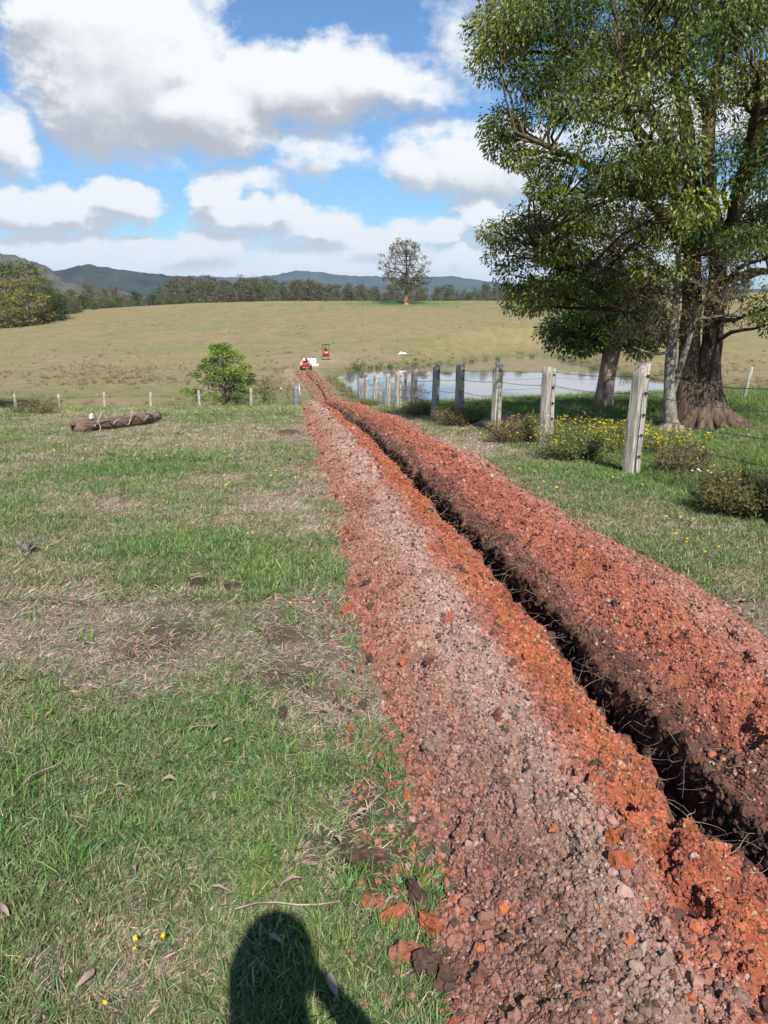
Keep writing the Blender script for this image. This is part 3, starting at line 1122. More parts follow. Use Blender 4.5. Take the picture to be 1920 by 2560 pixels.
M_ROOT = mat_plain('dry_root', (.40, .33, .24), .9, scale=9, col2=(.17, .12, .09))
o = B.build('root_strands', M_ROOT)
tag(o, 'pale dry grass roots sticking out of the trench edge', kind='stuff')

# ================================================================== grass
def tuft_mesh(name, n, rad, l0, l1, w, lean, seed, seg=3, mat=None, flatten=0.0):
    lr = np.random.default_rng(seed)
    V, F, C = [], [], []
    nv = 0
    for k in range(n):
        r = rad * math.sqrt(lr.random())
        th = lr.random() * 6.283
        p = np.array([r * math.cos(th), r * math.sin(th), -.004])
        L = lr.uniform(l0, l1)
        out = np.array([math.cos(th + lr.normal() * 1.0), math.sin(th + lr.normal() * 1.0), 0])
        ln = lean * lr.uniform(.3, 1.3)
        side = np.array([-out[1], out[0], 0]) * math.cos(lr.random() * 2) + np.array([0, 0, .2])
        side /= np.linalg.norm(side)
        ww = w * lr.uniform(.7, 1.3)
        br = lr.uniform(.5, 1.5)
        hue = np.array([1 + .22 * lr.normal(), 1.0, 1 + .1 * lr.normal()])
        dryb = lr.random() < .22
        for i in range(seg + 1):
            u = i / seg
            zz_ = L * u * math.cos(min(1.45, ln * (.35 + .75 * u))) * (1 - flatten) + L * u * flatten * .12
            q = p + out * L * u * math.sin(min(1.45, ln * (.35 + .75 * u) + flatten)) + np.array([0, 0, zz_])
            wd = ww * (1 - u ** 2.2) * .5 + .0002
            V += [q - side * wd, q + side * wd]
            c = np.clip(hue, .5, 1.6) * br
            if dryb:
                c = np.array([1.7, 1.2, 1.7]) * br
            C += [c, c]
        for i in range(seg):
            a = nv + 2 * i
            F.append([a, a + 1, a + 3, a + 2])
        nv += 2 * (seg + 1)
    return mk_mesh(name, np.array(V), np.array(F), np.array(C), False, mat)


def protos(key, variants, **kw):
    proto_collection(key, [bpy.data.objects.new(key, tuft_mesh(key, seed=500 + 13 * i + len(PROTO) * 101, mat=M_BLADE, **kw)) for i in range(variants)])


protos('turf', 8, n=22, rad=.036, l0=.014, l1=.042, w=.0031, lean=1.0)
protos('matted', 6, n=20, rad=.045, l0=.02, l1=.055, w=.0030, lean=1.35, flatten=.62)
protos('sward', 5, n=34, rad=.13, l0=.025, l1=.06, w=.0065, lean=1.0, seg=2)
protos('lush', 4, n=26, rad=.08, l0=.08, l1=.20, w=.0075, lean=.75)
protos('coarse', 5, n=40, rad=.34, l0=.05, l1=.13, w=.016, lean=.9, seg=2)
protos('tussock', 5, n=48, rad=.22, l0=.20, l1=.55, w=.018, lean=.75, seg=2)
protos('reed', 3, n=60, rad=.5, l0=.7, l1=1.5, w=.035, lean=.35, seg=2)


def ground_pts(n, y0, y1, xl, xr):
    """points denser towards y0; xl and xr bound x as a + b*y"""
    u = rng.random(n)
    p = 1.35
    y = (y0 ** (-p + 1) + u * (y1 ** (-p + 1) - y0 ** (-p + 1))) ** (1 / (1 - p))
    x = (xl[0] + xl[1] * y) + rng.random(n) * ((xr[0] + xr[1] * y) - (xl[0] + xl[1] * y))
    return x, y


def clear_of_heap(x, y, tmin=1.0):
    return np.abs(tcoord(x, y)) > (tmin + .14 * (fbm(x * 3, y * 3, 2, 601) - .35)) * halfw(y, tcoord(x, y))


TREE_XY = [(5.7, 14.0), (6.1, 14.0)]
grass_sets = {'turf': [], 'matted': [], 'sward': [], 'coarse': []}


def grass_col(x, y):
    lush, dry, bare = fields(x, y)
    r = rng.random(len(x))
    dr = r < np.clip(dry * .68 + .24, 0, .92)
    g = lerp((.160, .192, .078), (.118, .188, .054), lush)
    d = lerp((.33, .285, .20), (.25, .225, .15), rng.random(len(x)))
    c = np.where(dr[:, None], d, g) * (.86 + .55 * rng.random(len(x)))[:, None]
    return c, dr, bare, lush


def add_grass(n, y0, y1, xl, xr, kind, s0, s1):
    x, y = ground_pts(n, y0, y1, xl, xr)
    ok = clear_of_heap(x, y)
    x, y = x[ok], y[ok]
    c, dr, bare, lush = grass_col(x, y)
    keep = rng.random(len(x)) > bare * .80
    dr = dr | (rng.random(len(x)) < bare * 1.2)
    x, y, c, dr, lush = x[keep], y[keep], c[keep], dr[keep], lush[keep]
    s = (s0 + (s1 - s0) * rng.random(len(x))) * (1 + .40 * lush * (~dr))
    if kind == 'turf':
        for nm, mk in (('turf', ~dr), ('matted', dr)):
            grass_sets[nm].append((x[mk], y[mk], s[mk], c[mk]))
    else:
        grass_sets[kind].append((x, y, s * np.where(dr, .75, 1), c))


add_grass(52000, 1.0, 4.2, (-1.6, -.72), (1.4, .72), 'turf', .75, 1.15)
add_grass(62000, 4.2, 10, (-1.8, -.60), (1.6, .60), 'turf', 1.0, 1.6)
add_grass(30000, 4.5, 16, (-1.8, -.58), (1.6, .58), 'sward', .55, .95)
add_grass(42000, 10, 26, (-2.0, -.58), (2.0, .58), 'sward', .8, 1.4)
add_grass(36000, 22, 52, (-2.5, -.58), (2.5, .56), 'coarse', .55, 1.0)

for nm, lst in grass_sets.items():
    x = np.concatenate([l[0] for l in lst])
    y = np.concatenate([l[1] for l in lst])
    s = np.concatenate([l[2] for l in lst])
    c = np.concatenate([l[3] for l in lst])
    rot = np.stack([rng.normal(size=len(x)) * .12, rng.normal(size=len(x)) * .12, rng.random(len(x)) * 6.28], 1)
    scatter('grass', nm, np.stack([x, y, H(x, y)], 1), rot, s, c, rng.integers(0, len(PROTO[nm].objects), len(x)),
            {'turf': 'short green turf of the near paddock', 'matted': 'flattened dry grass in the near paddock', 'sward': 'grazed green grass of the paddock', 'coarse': 'grass on the slope towards the fence'}[nm])

# longer bright grass behind the right fence and round the tree
x, y = ground_pts(17000, 6.0, 34, (1.0, .0), (3, .62))
fence_x = 2.84 - .148 * (y - 8.7)
lush, dry, bare = fields(x, y)
keep = (x > fence_x + .15) & (rng.random(len(x)) > bare * .95) & (rng.random(len(x)) < .35 + .65 * lush)
x, y, lush = x[keep], y[keep], lush[keep]
c = lerp((.140, .178, .058), (.104, .180, .040), rng.random(len(x))) * (.75 + .5 * rng.random(len(x)))[:, None]
scatter('tall_grass', 'lush', np.stack([x, y, H(x, y)], 1), np.stack([rng.normal(size=len(x)) * .1, rng.normal(size=len(x)) * .1, rng.random(len(x)) * 6.28], 1),
        .55 + .75 * rng.random(len(x)) * (y / 14), c, rng.integers(0, 4, len(x)), 'long bright green grass behind the right fence')
# a few longer tufts in the near paddock
x, y = ground_pts(900, 1.2, 40, (-1.5, -.6), (1.2, .5))
lush, dry, bare = fields(x, y)
keep = clear_of_heap(x, y, 1.05) & (rng.random(len(x)) < .15 + .85 * lush)
x, y = x[keep], y[keep]
c = lerp((.12, .20, .045), (.10, .24, .03), rng.random(len(x)))
scatter('grass', 'lush', np.stack([x, y, H(x, y)], 1), np.stack([0 * x, 0 * x, rng.random(len(x)) * 6.28], 1), .3 + .25 * rng.random(len(x)) + .012 * y, c, rng.integers(0, 4, len(x)),
        'taller green tufts standing in the grazed paddock')
# tussocks of the dip, the pond margin and the dry hill
n = 30000
y = 50 + 190 * rng.random(n) ** 1.3
x = (rng.random(n) * 2 - 1) * (6 + .62 * y)
sdp = pond_sd(x, y)
marg = np.exp(-np.clip(sdp, 0, 99) / 2.6) * (sdp > -.5)
dens = .05 + .75 * np.exp(-((y - 92) / 26.0) ** 2) * sst(fbm(x * .09, y * .12, 3, 611), .42, .62) + 1.0 * marg + .25 * np.exp(-((y - 52) / 5.0) ** 2)
dens = np.where(y > 140, .022, dens)
keep = (rng.random(n) < dens) & (sdp > -.6) & (np.abs(tcoord(x, y)) > 1.5 * halfw(y)) & ~((np.abs(x + 9.5) < 4) & (y > 100) & (y < 128))
keep &= ~((x > 2) & (y < 58))
x, y, marg = x[keep], y[keep], marg[keep]
c = lerp((.33, .255, .15), (.24, .21, .10), rng.random(len(x)))
c = lerp(c, (.15, .18, .06), np.clip(marg * .6 + (rng.random(len(x)) < .22) * .8, 0, 1)) * (.7 + .5 * rng.random(len(x)))[:, None]
sc_ = (.55 + .7 * rng.random(len(x))) * (1 + .25 * marg)
sc_ = np.where(y > 140, sc_ * .9, sc_)
scatter('tussock_grass', 'tussock', np.stack([x, y, H(x, y)], 1), np.stack([0 * x, 0 * x, rng.random(len(x)) * 6.28], 1), sc_, c, rng.integers(0, 5, len(x)),
        'dry tussocks scattered over the dip and the pond margin')
# rushes at the water, each clump a thing
REED_PX = [(893, 926, 1.15), (925, 922, .6), (945, 921, .55), (975, 919, .6), (1245, 900, .6), (1330, 893, .6), (1565, 946, .9), (1590, 950, .7), (1480, 925, .6), (1300, 888, .8), (1365, 886, .75), (1410, 900, .7), (1430, 906, .6), (1180, 904, .6), (1100, 909, .5)]
for px, py, s in REED_PX:
    p = at_z(px, py, ZW)
    lr = np.random.default_rng(int(px))
    me = tuft_mesh('blades', 70, .75, .8, 1.7, .045, .4, int(px), 2, M_PLANT)
    cl = me.color_attributes['Col']
    arr = np.zeros(len(me.vertices) * 4, dtype=np.float32)
    cl.data.foreach_get('color', arr)
    arr = arr.reshape(-1, 4)
    arr[:, :3] *= np.array([.075, .105, .032])
    cl.data.foreach_set('color', arr.ravel())
    e = thing('rush_clump', 'big dark green clump of rushes at the pond edge near the trench' if s > 1 else 'small tuft of rushes at the pond edge', 'rushes', (p[0], p[1], ZW - .05), 0, None if s > 1 else 'small rush tufts on the far shore')
    link('blades', me, e, scale=s)


# ================================================================== trees
def leaf_quads(P, D, L, Wd, lr, fold=.25):
    """one folded rhombus per leaf: P base points, D directions"""
    n = len(P)
    D = D / (np.linalg.norm(D, axis=1)[:, None] + 1e-9)
    R = lr.normal(size=(n, 3))
    S = np.cross(D, R)
    S /= np.linalg.norm(S, axis=1)[:, None] + 1e-9
    N = np.cross(S, D)
    L = np.broadcast_to(L, (n,))[:, None]
    Wd = np.broadcast_to(Wd, (n,))[:, None]
    v0 = P
    v2 = P + D * L
    m_ = P + D * L * .42
    v1 = m_ + S * Wd * .5 - N * Wd * fold * .5
    v3 = m_ - S * Wd * .5 - N * Wd * fold * .5
    V = np.stack([v0, v1, v2, v3], 1).reshape(-1, 3)
    F = np.arange(4 * n).reshape(n, 4)
    return V, F


def rand_unit(lr, n):
    v = lr.normal(size=(n, 3))
    return v / np.linalg.norm(v, axis=1)[:, None]


def curve3(p0, p1, p2, n=6):
    u = np.linspace(0, 1, n)[:, None]
    return p0 * (1 - u) ** 2 + 2 * p1 * u * (1 - u) + p2 * u * u


def leafy_clumps(lr, C, R, per, L, col_a, col_b, droop=.6, shell=.55, zsq=.75, tip=1.0, newness=None, wr=.38):
    """leaves on the shells of clumps; the outer tips of a clump carry the younger colour col_b"""
    n = len(C)
    tot = n * per
    ci = np.repeat(np.arange(n), per)
    u = rand_unit(lr, tot)
    rr = shell + (1.08 - shell) * lr.random(tot) ** .6
    off = u * (rr * R[ci])[:, None]
    off[:, 2] *= zsq
    P = C[ci] + off
    D = u * .7 + rand_unit(lr, tot) * .7 + np.array([0, 0, -droop])
    Lw = L * (.65 + .6 * lr.random(tot))
    V, F = leaf_quads(P, D, Lw, Lw * wr, lr)
    nw = np.full(n, .5) if newness is None else newness
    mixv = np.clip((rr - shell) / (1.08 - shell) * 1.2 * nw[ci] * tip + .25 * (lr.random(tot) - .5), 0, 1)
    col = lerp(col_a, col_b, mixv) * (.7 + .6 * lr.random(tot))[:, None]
    return V, F, np.repeat(col, 4, 0)


def stem_px(pts, y, ydrift=0.0):
    """a stem drawn through photograph points (px, py, radius) on a trunk that stands at distance y"""
    out = []
    for i, (px, py, r) in enumerate(pts):
        out.append(at_y(px, py, y + ydrift * i / max(1, len(pts) - 1)))
    return np.array(out), np.array([p[2] for p in pts])


def resample(P, R, n):
    s = np.concatenate([[0], np.cumsum(np.linalg.norm(np.diff(P, axis=0), axis=1))])
    u = np.linspace(0, s[-1], n)
    Q = np.stack([np.interp(u, s, P[:, k]) for k in range(3)], 1)
    for _ in range(2):
        Q[1:-1] = (Q[:-2] + 2 * Q[1:-1] + Q[2:]) / 4
    return Q, np.interp(u, s, R)


def in_poly(x, y, poly):
    ins = np.zeros(len(x), bool)
    n = len(poly)
    for i in range(n):
        a = poly[i]
        b = poly[(i + 1) % n]
        c = (a[1] > y) != (b[1] > y)
        xi = (b[0] - a[0]) * (y - a[1]) / (b[1] - a[1] + 1e-9) + a[0]
        ins ^= c & (x < xi)
    return ins


def poly_clumps(lr, poly, n, sep, y0, depth, centre, reach):
    """clump centres inside an outline; the crown is deepest over its middle"""
    pts = []
    poly = np.array(poly, float)
    lo, hi = poly.min(0), poly.max(0)
    tries = 0
    while len(pts) < n and tries < 60000:
        tries += 1
        p = lo + (hi - lo) * lr.random(2)
        if not in_poly(np.array([p[0]]), np.array([p[1]]), poly)[0]:
            continue
        q = math.hypot((p[0] - centre[0]) / reach[0], (p[1] - centre[1]) / reach[1])
        d = depth * math.sqrt(max(.06, 1 - min(1, q * q))) * (2 * lr.random() - 1)
        w = at_y(p[0], p[1], y0 + d)
        if all(np.linalg.norm(w - o) > sep for o in pts):
            pts.append(w)
    return np.array(pts)


def connect(B, TW, lr, C, R, stems, r0=.04, r1=.012, sides=5, twigs=6, rise=.3):
    """a branch from the nearest lower stem point to every clump, and twigs inside the clump"""
    allp = np.vstack([s[0] for s in stems])
    allr = np.concatenate([s[1] for s in stems])
    for c, r in zip(C, R):
        d = np.linalg.norm(allp - c, axis=1) + np.where(allp[:, 2] > c[2] - .2, 1.6, 0)
        k = int(np.argmin(d))
        p0 = allp[k]
        mid = (p0 + c) / 2 + np.array([lr.normal() * .15, lr.normal() * .15, rise * np.linalg.norm(c - p0) * .35 - .15])
        q = curve3(p0, mid, c, 7)
        q[1:-1] += lr.normal(size=(5, 3)) * .03 * np.linalg.norm(c - p0) * .5
        a = min(allr[k] * .6, r0 * (.6 + .25 * np.linalg.norm(c - p0)))
        B.tube(q, np.linspace(a, r1, 7), sides)
        for _ in range(twigs):
            e = c + rand_unit(lr, 1)[0] * r * np.array([1, 1, .75])
            TW.tube(np.array([q[4], (q[5] + e) / 2 + lr.normal(size=3) * .05 * r, e]), [r1 * .6, r1 * .42, r1 * .15], 3)


def flare_trunk(B, P, R, sides=14, seed=0, roots=6, wob=.12):
    B.tube(P, R, sides, wob=wob, seed=seed)


# ---- the big camphor-like tree behind the right fence
lr = np.random.default_rng(2024)
TY = 14.0
tb = at_y(1755, 1068, TY)
BASEZ = Hs(tb[0], TY)
T1 = thing('broadleaf_tree', 'big twin-trunked leafy tree with brown furrowed bark behind the right fence', 'tree', (tb[0], TY, BASEZ))
stems_def = [
    ([(1724, 1078, .32), (1722, 1040, .27), (1718, 960, .215), (1723, 877, .182), (1729, 740, .160), (1733, 600, .145), (1728, 420, .13), (1716, 270, .11), (1690, 200, .08), (1655, 80, .055), (1630, -120, .03)], 0.3),
    ([(1782, 1078, .32), (1776, 1040, .27), (1764, 960, .21), (1779, 877, .178), (1788, 740, .155), (1798, 640, .14), (1785, 540, .125), (1770, 430, .115), (1773, 220, .095), (1807, 150, .08), (1820, 0, .06), (1815, -220, .035)], -.2),
    ([(1798, 650, .12), (1832, 560, .11), (1875, 430, .095), (1905, 300, .08), (1935, 100, .06), (1960, -150, .04)], .9),
    ([(1797, 640, .12), (1870, 595, .11), (1960, 560, .09), (2090, 540, .06), (2200, 470, .04)], -1.2),
    ([(1725, 850, .085), (1665, 815, .08), (1600, 795, .075), (1515, 742, .065), (1420, 655, .05), (1330, 600, .03)], -1.0),
    ([(1733, 640, .10), (1640, 520, .085), (1530, 440, .065), (1400, 380, .045), (1290, 330, .028)], -1.6),
    ([(1728, 420, .10), (1620, 280, .08), (1500, 160, .06), (1360, 90, .04), (1270, 60, .025)], -1.2),
    ([(1785, 540, .09), (1700, 420, .075), (1600, 330, .06), (1520, 200, .04)], 2.2),
    ([(1733, 600, .09), (1690, 480, .075), (1610, 380, .055), (1560, 250, .035)], -2.6),
    ([(1798, 640, .09), (1840, 480, .075), (1880, 330, .055), (1900, 200, .035)], -2.8),
    ([(1773, 300, .08), (1700, 130, .06), (1600, 0, .045), (1500, -150, .03)], -1.5),
    ([(1875, 430, .08), (1990, 320, .06), (2120, 220, .04)], .4),
    ([(1729, 740, .08), (1640, 660, .065), (1540, 600, .05), (1450, 560, .03)], 1.6),
    ([(1790, 720, .08), (1860, 680, .065), (1950, 680, .05), (2060, 700, .03)], 1.4),
]
stems = []
B = MB()
for pts, dr in stems_def:
    P, R = stem_px(pts, TY, dr)
    P, R = resample(P, R, 26)
    P[2:] += lr.normal(size=P[2:].shape) * .012
    stems.append((P, R))
    B.tube(P - np.array([tb[0], TY, BASEZ]), R, 14 if R[0] > .25 else 8, wob=.10, seed=int(pts[0][0]))
# buttress roots
for ang, ln, r in ((-.15, 1.25, .20), (.35, .9, .15), (-2.6, .8, .16), (-2.0, .75, .15), (-1.2, .8, .17), (-.6, 1.0, .18), (2.6, .8, .15), (1.4, .8, .16)):
    d = np.array([math.cos(ang), math.sin(ang), 0])
    p0 = d * .16 + np.array([0, 0, .50])
    q = curve3(p0, d * .36 + np.array([0, 0, .06]), d * ln + np.array([0, 0, -.08]), 9)
    B.tube(q, np.linspace(.17, .04, 9) * r / .17, 8, wob=.15, seed=int(ang * 100) % 97)
B.tube(np.array([[0, 0, -.15], [0, 0, .1], [-.02, 0, .4], [-.08, 0, .8], [-.1, 0, 1.02]]), [.54, .42, .34, .27, .12], 18, wob=.10, seed=5)
BR, TWG = MB(), MB()
OUT1 = [(1240, -60), (1215, 40), (1205, 110), (1240, 205), (1290, 240), (1225, 300), (1225, 375), (1310, 440), (1310, 510), (1240, 560), (1250, 640), (1272, 715), (1300, 785), (1345, 770), (1425, 770), (1500, 740),
        (1600, 690), (1700, 640), (1800, 620), (1870, 640), (1960, 680), (2100, 700), (2300, 580), (2350, 0), (2300, -400), (1950, -560), (1500, -470), (1310, -260)]
C = poly_clumps(lr, OUT1, 340, .44, TY, 3.9, (1770, 150), (560, 720))
extra = [(1262, 95, -1.2), (1238, 130, .2), (1300, 45, -1.5), (1255, 335, -1.0), (1262, 372, -.4), (1300, 395, -1.2), (1272, 590, -.8), (1262, 640, .2), (1290, 690, -.5), (1310, 755, -.4), (1332, 735, -.9), (1370, 720, -1.0),
         (1420, 690, -.8), (1925, 768, -1.6), (1945, 800, -1.3), (1440, 560, -1.4), (1360, 470, -2.2), (1400, 500, -2.2), (1590, 430, -2.9), (1620, 460, -2.8), (1560, 445, -2.9), (1380, 640, .5), (1330, 560, .4)]
C = np.vstack([C, [at_y(px, py, TY + d) for px, py, d in extra]])
R = .34 + .22 * lr.random(len(C))
R[-len(extra):] *= .8
newn = np.clip(lr.normal(.62, .42, len(C)), 0, 1.25)
O = np.array([tb[0], TY, BASEZ])
connect(BR, TWG, lr, C - O, R, [(s[0] - O, s[1]) for s in stems], .05, .013, 5, 7)
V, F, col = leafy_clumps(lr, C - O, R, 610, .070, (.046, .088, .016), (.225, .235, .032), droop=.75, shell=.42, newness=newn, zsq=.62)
B.build('trunk', M_BARK, T1, smooth=True)
BR.build('branches', M_BARK, T1, smooth=True)
o = TWG.build('twigs', M_TWIG, T1)
tag(o, kind='stuff')
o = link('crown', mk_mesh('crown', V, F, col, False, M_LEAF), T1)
tag(o, kind='stuff')

# ---- slender grey tree leaning on it, with a thin brownish crown
lr = np.random.default_rng(31)
SY2 = 13.1
sb = at_y(1678, 1085, SY2)
z2 = Hs(sb[0], SY2)
T2 = thing('slender_tree', 'slender grey forked tree with sparse brownish twigs in front of the big trunks', 'tree', (sb[0], SY2, z2))
O = np.array([sb[0], SY2, z2])
B, BR, TWG = MB(), MB(), MB()
sdef = [([(1680, 1100, .16), (1677, 1060, .115), (1672, 960, .095), (1679, 860, .085), (1690, 760, .065), (1698, 650, .045), (1690, 520, .028), (1670, 430, .015)], 0),
        ([(1682, 985, .05), (1700, 920, .058), (1720, 860, .05), (1735, 800, .04), (1790, 700, .026), (1830, 640, .014)], -.3),
        ([(1679, 880, .03), (1640, 886, .026), (1600, 876, .018), (1582, 866, .010)], -.3),
        ([(1690, 760, .04), (1630, 690, .03), (1560, 640, .02), (1490, 600, .01)], -.6),
        ([(1735, 800, .03), (1800, 790, .02), (1860, 790, .012)], -.5)]
stems = []
for pts, dr in sdef:
    P, R = stem_px(pts, SY2, dr)
    P, R = resample(P, R, 18)
    stems.append((P - O, R))
    B.tube(P - O, R, 9 if R[0] > .1 else 6, wob=.08, seed=int(pts[-1][0]))
for ang in (-2.9, -2.3, -1.5, -.8, .2):
    d = np.array([math.cos(ang), math.sin(ang), 0])
    B.tube(curve3(d * .05 + [0, 0, .22], d * .16 + [0, 0, .03], d * .5 + [0, 0, -.05], 6), np.linspace(.06, .018, 6), 6)
B.build('trunk', M_BARKGREY, T2, smooth=True)
OUT2 = [(1560, 850), (1470, 760), (1440, 640), (1500, 520), (1600, 470), (1700, 440), (1790, 560), (1860, 660), (1890, 760), (1860, 830), (1780, 800), (1700, 850), (1640, 860)]
C = poly_clumps(lr, OUT2, 80, .26, SY2, .9, (1680, 660), (240, 230))
R = .20 + .16 * lr.random(len(C))
connect(BR, TWG, lr, C - O, R, stems, .018, .006, 4, 22, rise=.1)
V, F, col = leafy_clumps(lr, C - O, R, 120, .06, (.10, .085, .032), (.26, .19, .06), droop=.2, shell=.2, newness=np.clip(lr.normal(.5, .4, len(C)), 0, 1), wr=.32)
BR.build('branches', M_TWIG, T2, smooth=True)
tag(TWG.build('twigs', M_BARKGREY, T2), kind='stuff')
tag(link('crown', mk_mesh('crown', V, F, col, False, M_LEAF), T2), kind='stuff')

# ---- the stubby pale-trunked tree by the pond
lr = np.random.default_rng(53)
PY = 20.5
sb = at_y(1508, 1000, PY)
z3 = Hs(sb[0], PY)
T3 = thing('lopped_tree', 'stubby tree with a pale scarred trunk standing before the pond', 'tree', (sb[0], PY, z3))
O = np.array([sb[0], PY, z3])
B, BR, TWG = MB(), MB(), MB()
P = np.array([[0, 0, -.2], [0, 0, .05], [.03, 0, .5], [.07, 0, 1.0], [.12, 0, 1.45], [.18, 0, 1.75]])
B.tube(P, [.36, .30, .235, .215, .22, .18], 16, wob=.08, seed=3)
stems = []
for dx, dy, dz in ((-1.0, -.3, 1.5), (.1, .4, 2.0), (1.0, -.2, 1.4), (-.4, -.8, 1.8), (.6, .7, 1.6)):
    q = curve3(np.array([.14, 0, 1.45]), np.array([.14 + dx * .3, dy * .3, 2.1]), np.array([dx, dy, 1.2 + dz]), 9)
    B.tube(q, np.linspace(.14, .035, 9), 8, wob=.1, seed=int(dx * 10 + 20))
    stems.append((q, np.linspace(.14, .035, 9)))
B.build('trunk', M_BARKPALE, T3, smooth=True)
OUT3 = [(1350, 850), (1400, 800), (1440, 735), (1520, 690), (1620, 700), (1665, 800), (1655, 850), (1590, 880), (1540, 850), (1480, 860), (1420, 880), (1370, 880)]
C = poly_clumps(lr, OUT3, 80, .34, PY, 1.6, (1515, 790), (165, 110))
R = .32 + .18 * lr.random(len(C))
connect(BR, TWG, lr, C - O, R, stems, .05, .012, 5, 5)
newn = np.clip(lr.normal(.55, .4, len(C)), 0, 1.2)
V, F, col = leafy_clumps(lr, C - O, R, 210, .11, (.055, .095, .018), (.21, .24, .034), droop=.7, shell=.35, newness=newn)
BR.build('branches', M_TWIG, T3, smooth=True)
tag(TWG.build('twigs', M_TWIG, T3), kind='stuff')
tag(link('crown', mk_mesh('crown', V, F, col, False, M_LEAF), T3), kind='stuff')


# ---- generic tree of given build (height 1) for trees farther off
def make_tree_mesh(seed, shape, n, per, leaf, ca, cb, trunk_r=.022, fork=.32, lean=.0, zs=.7, cr=.075, bark=None, wr=.45, droop=.4, shell=.3, nb=1.0):
    """shape: list of (height, radius) of the crown's outline"""
    lr = np.random.default_rng(seed)
    sh = np.array(shape, float)
    C = []
    tries = 0
    while len(C) < n and tries < 20000:
        tries += 1
        h = sh[0, 0] + (sh[-1, 0] - sh[0, 0]) * lr.random()
        rmax = np.interp(h, sh[:, 0], sh[:, 1])
        th = lr.random() * 6.283
        rm = rmax * (.75 + .4 * vnoise(np.array([th * 1.3 + seed]), np.array([h * 7.0]), seed)[0])
        r = rm * math.sqrt(lr.random())
        c = np.array([r * math.cos(th) + lean * h, r * math.sin(th), h])
        if all(np.linalg.norm(c - o) > cr * .75 for o in C):
            C.append(c)
    C = np.array(C)
    R = cr * (.7 + .6 * lr.random(len(C)))
    B, TW = MB(), MB()
    topz = sh[-1, 0] * .93
    P = np.array([[0, 0, -.03], [0, 0, .02], [lean * .3 * fork, .003, fork * .5], [lean * fork, 0, fork], [lean * .65 + .02 * lr.normal(), .02 * lr.normal(), (fork + topz) / 2], [lean * topz, 0, topz]])
    RR = np.array([1.7, 1.25, 1.0, .85, .5, .12]) * trunk_r
    P, RR = resample(P, RR, 16)
    B.tube(P, RR, 8, wob=.1, seed=seed)
    stems = [(P[5:], RR[5:])]
    for k in range(6):
        th = k * 1.05 + lr.random() * .8
        e = sh[len(sh) // 2, 1] * .75
        hh = sh[0, 0] + (sh[-1, 0] - sh[0, 0]) * lr.uniform(.3, .85)
        p0 = P[5 + k]
        q = curve3(p0, p0 * .5 + np.array([e * .3 * math.cos(th), e * .3 * math.sin(th), (p0[2] + hh) / 4]), np.array([e * math.cos(th) + lean * hh, e * math.sin(th), hh]), 8)
        rr = np.linspace(trunk_r * .5, trunk_r * .15, 8)
        B.tube(q, rr, 5)
        stems.append((q, rr))
    connect(B, TW, lr, C, R, stems, trunk_r * .35 * nb, trunk_r * .1, 4, 0)
    newn = np.clip(lr.normal(.5, .35, len(C)), 0, 1)
    V, F, col = leafy_clumps(lr, C, R, per, leaf, ca, cb, droop, shell, zs, newness=newn, wr=wr)
    return mk_mesh('trunk', np.vstack(B.V), np.vstack(B.F), None, True, bark or M_TWIG), mk_mesh('crown', V, F, col, False, M_FARLEAF)


def plant_tree(name, label, meshes, loc, height, width=1.0, rotz=0.0, group=None, cat='tree', crown_stuff=True):
    e = thing(name, label, cat, loc, rotz, group)
    link('trunk', meshes[0], e, scale=(height * width, height * width, height))
    c = link('crown', meshes[1], e, scale=(height * width, height * width, height))
    if crown_stuff:
        c['kind'] = 'stuff'
    return e


# ---- the lone gum on the crest
LT = make_tree_mesh(6, [(.22, .30), (.32, .38), (.42, .36), (.55, .42), (.66, .47), (.76, .33), (.88, .25), (.99, .12)], 125, 30, .024, (.085, .085, .036), (.19, .155, .06), .022, .24, 0, .5, .038, M_TWIG, .5, .2, .25, 1.3)
p = at_y(1015, 757, 226.0)
zl = Hs(p[0], 226)
LONE_H = at_y(1015, 597, 226)[2] - zl
lone = plant_tree('lone_gum_tree', 'lone open-crowned gum tree with salmon trunk base on the hill crest', LT, (p[0], 226, zl), LONE_H, 1.14)
B = MB()
B.tube(np.array([[0, 0, -.3], [0, 0, .0], [0, 0, .5], [0, 0, 1.3], [0.05, 0, 2.6]]), [1.0, .85, .62, .5, .43], 12, wob=.2, seed=3)
B.build('trunk_base', M_REDBARK, lone, smooth=True)

# ---- gum woods behind the crest: every tree one can tell apart
gumA = [(.10, .11, .06), (.09, .10, .055), (.125, .11, .068), (.075, .09, .048), (.105, .12, .055), (.11, .10, .066)]
GUMS = []
for k in range(7):
    a = gumA[k % 6]
    tall = [[(.05, .16), (.3, .22), (.6, .22), (.8, .17), (.99, .05)], [(.02, .22), (.3, .30), (.55, .28), (.8, .20), (.98, .08)], [(.12, .16), (.4, .20), (.6, .17), (.82, .22), (.98, .09)]][k % 3]
    GUMS.append(make_tree_mesh(60 + k, tall, 85, 30, .036, a, tuple(c * 1.5 for c in a), .012, .3, .03 * (k % 3 - 1), .65, .065, M_BARKGREY, .5, .4, .2, 1.3))
random.seed(21)
tops = [(400, 715), (430, 700), (470, 692), (530, 690), (570, 700), (600, 690), (640, 698), (690, 697), (720, 708), (745, 690), (790, 698), (830, 704), (850, 712), (890, 708), (920, 716), (1000, 722), (1100, 716), (1150, 712),
        (1190, 722), (1215, 704), (1250, 708), (1300, 715), (1600, 712), (2000, 700)]
TX = [a for a, b in tops]
TYP = [b for a, b in tops]
xpos = list(np.arange(404, 1320, 13.0)) + list(np.arange(1330, 1960, 34))
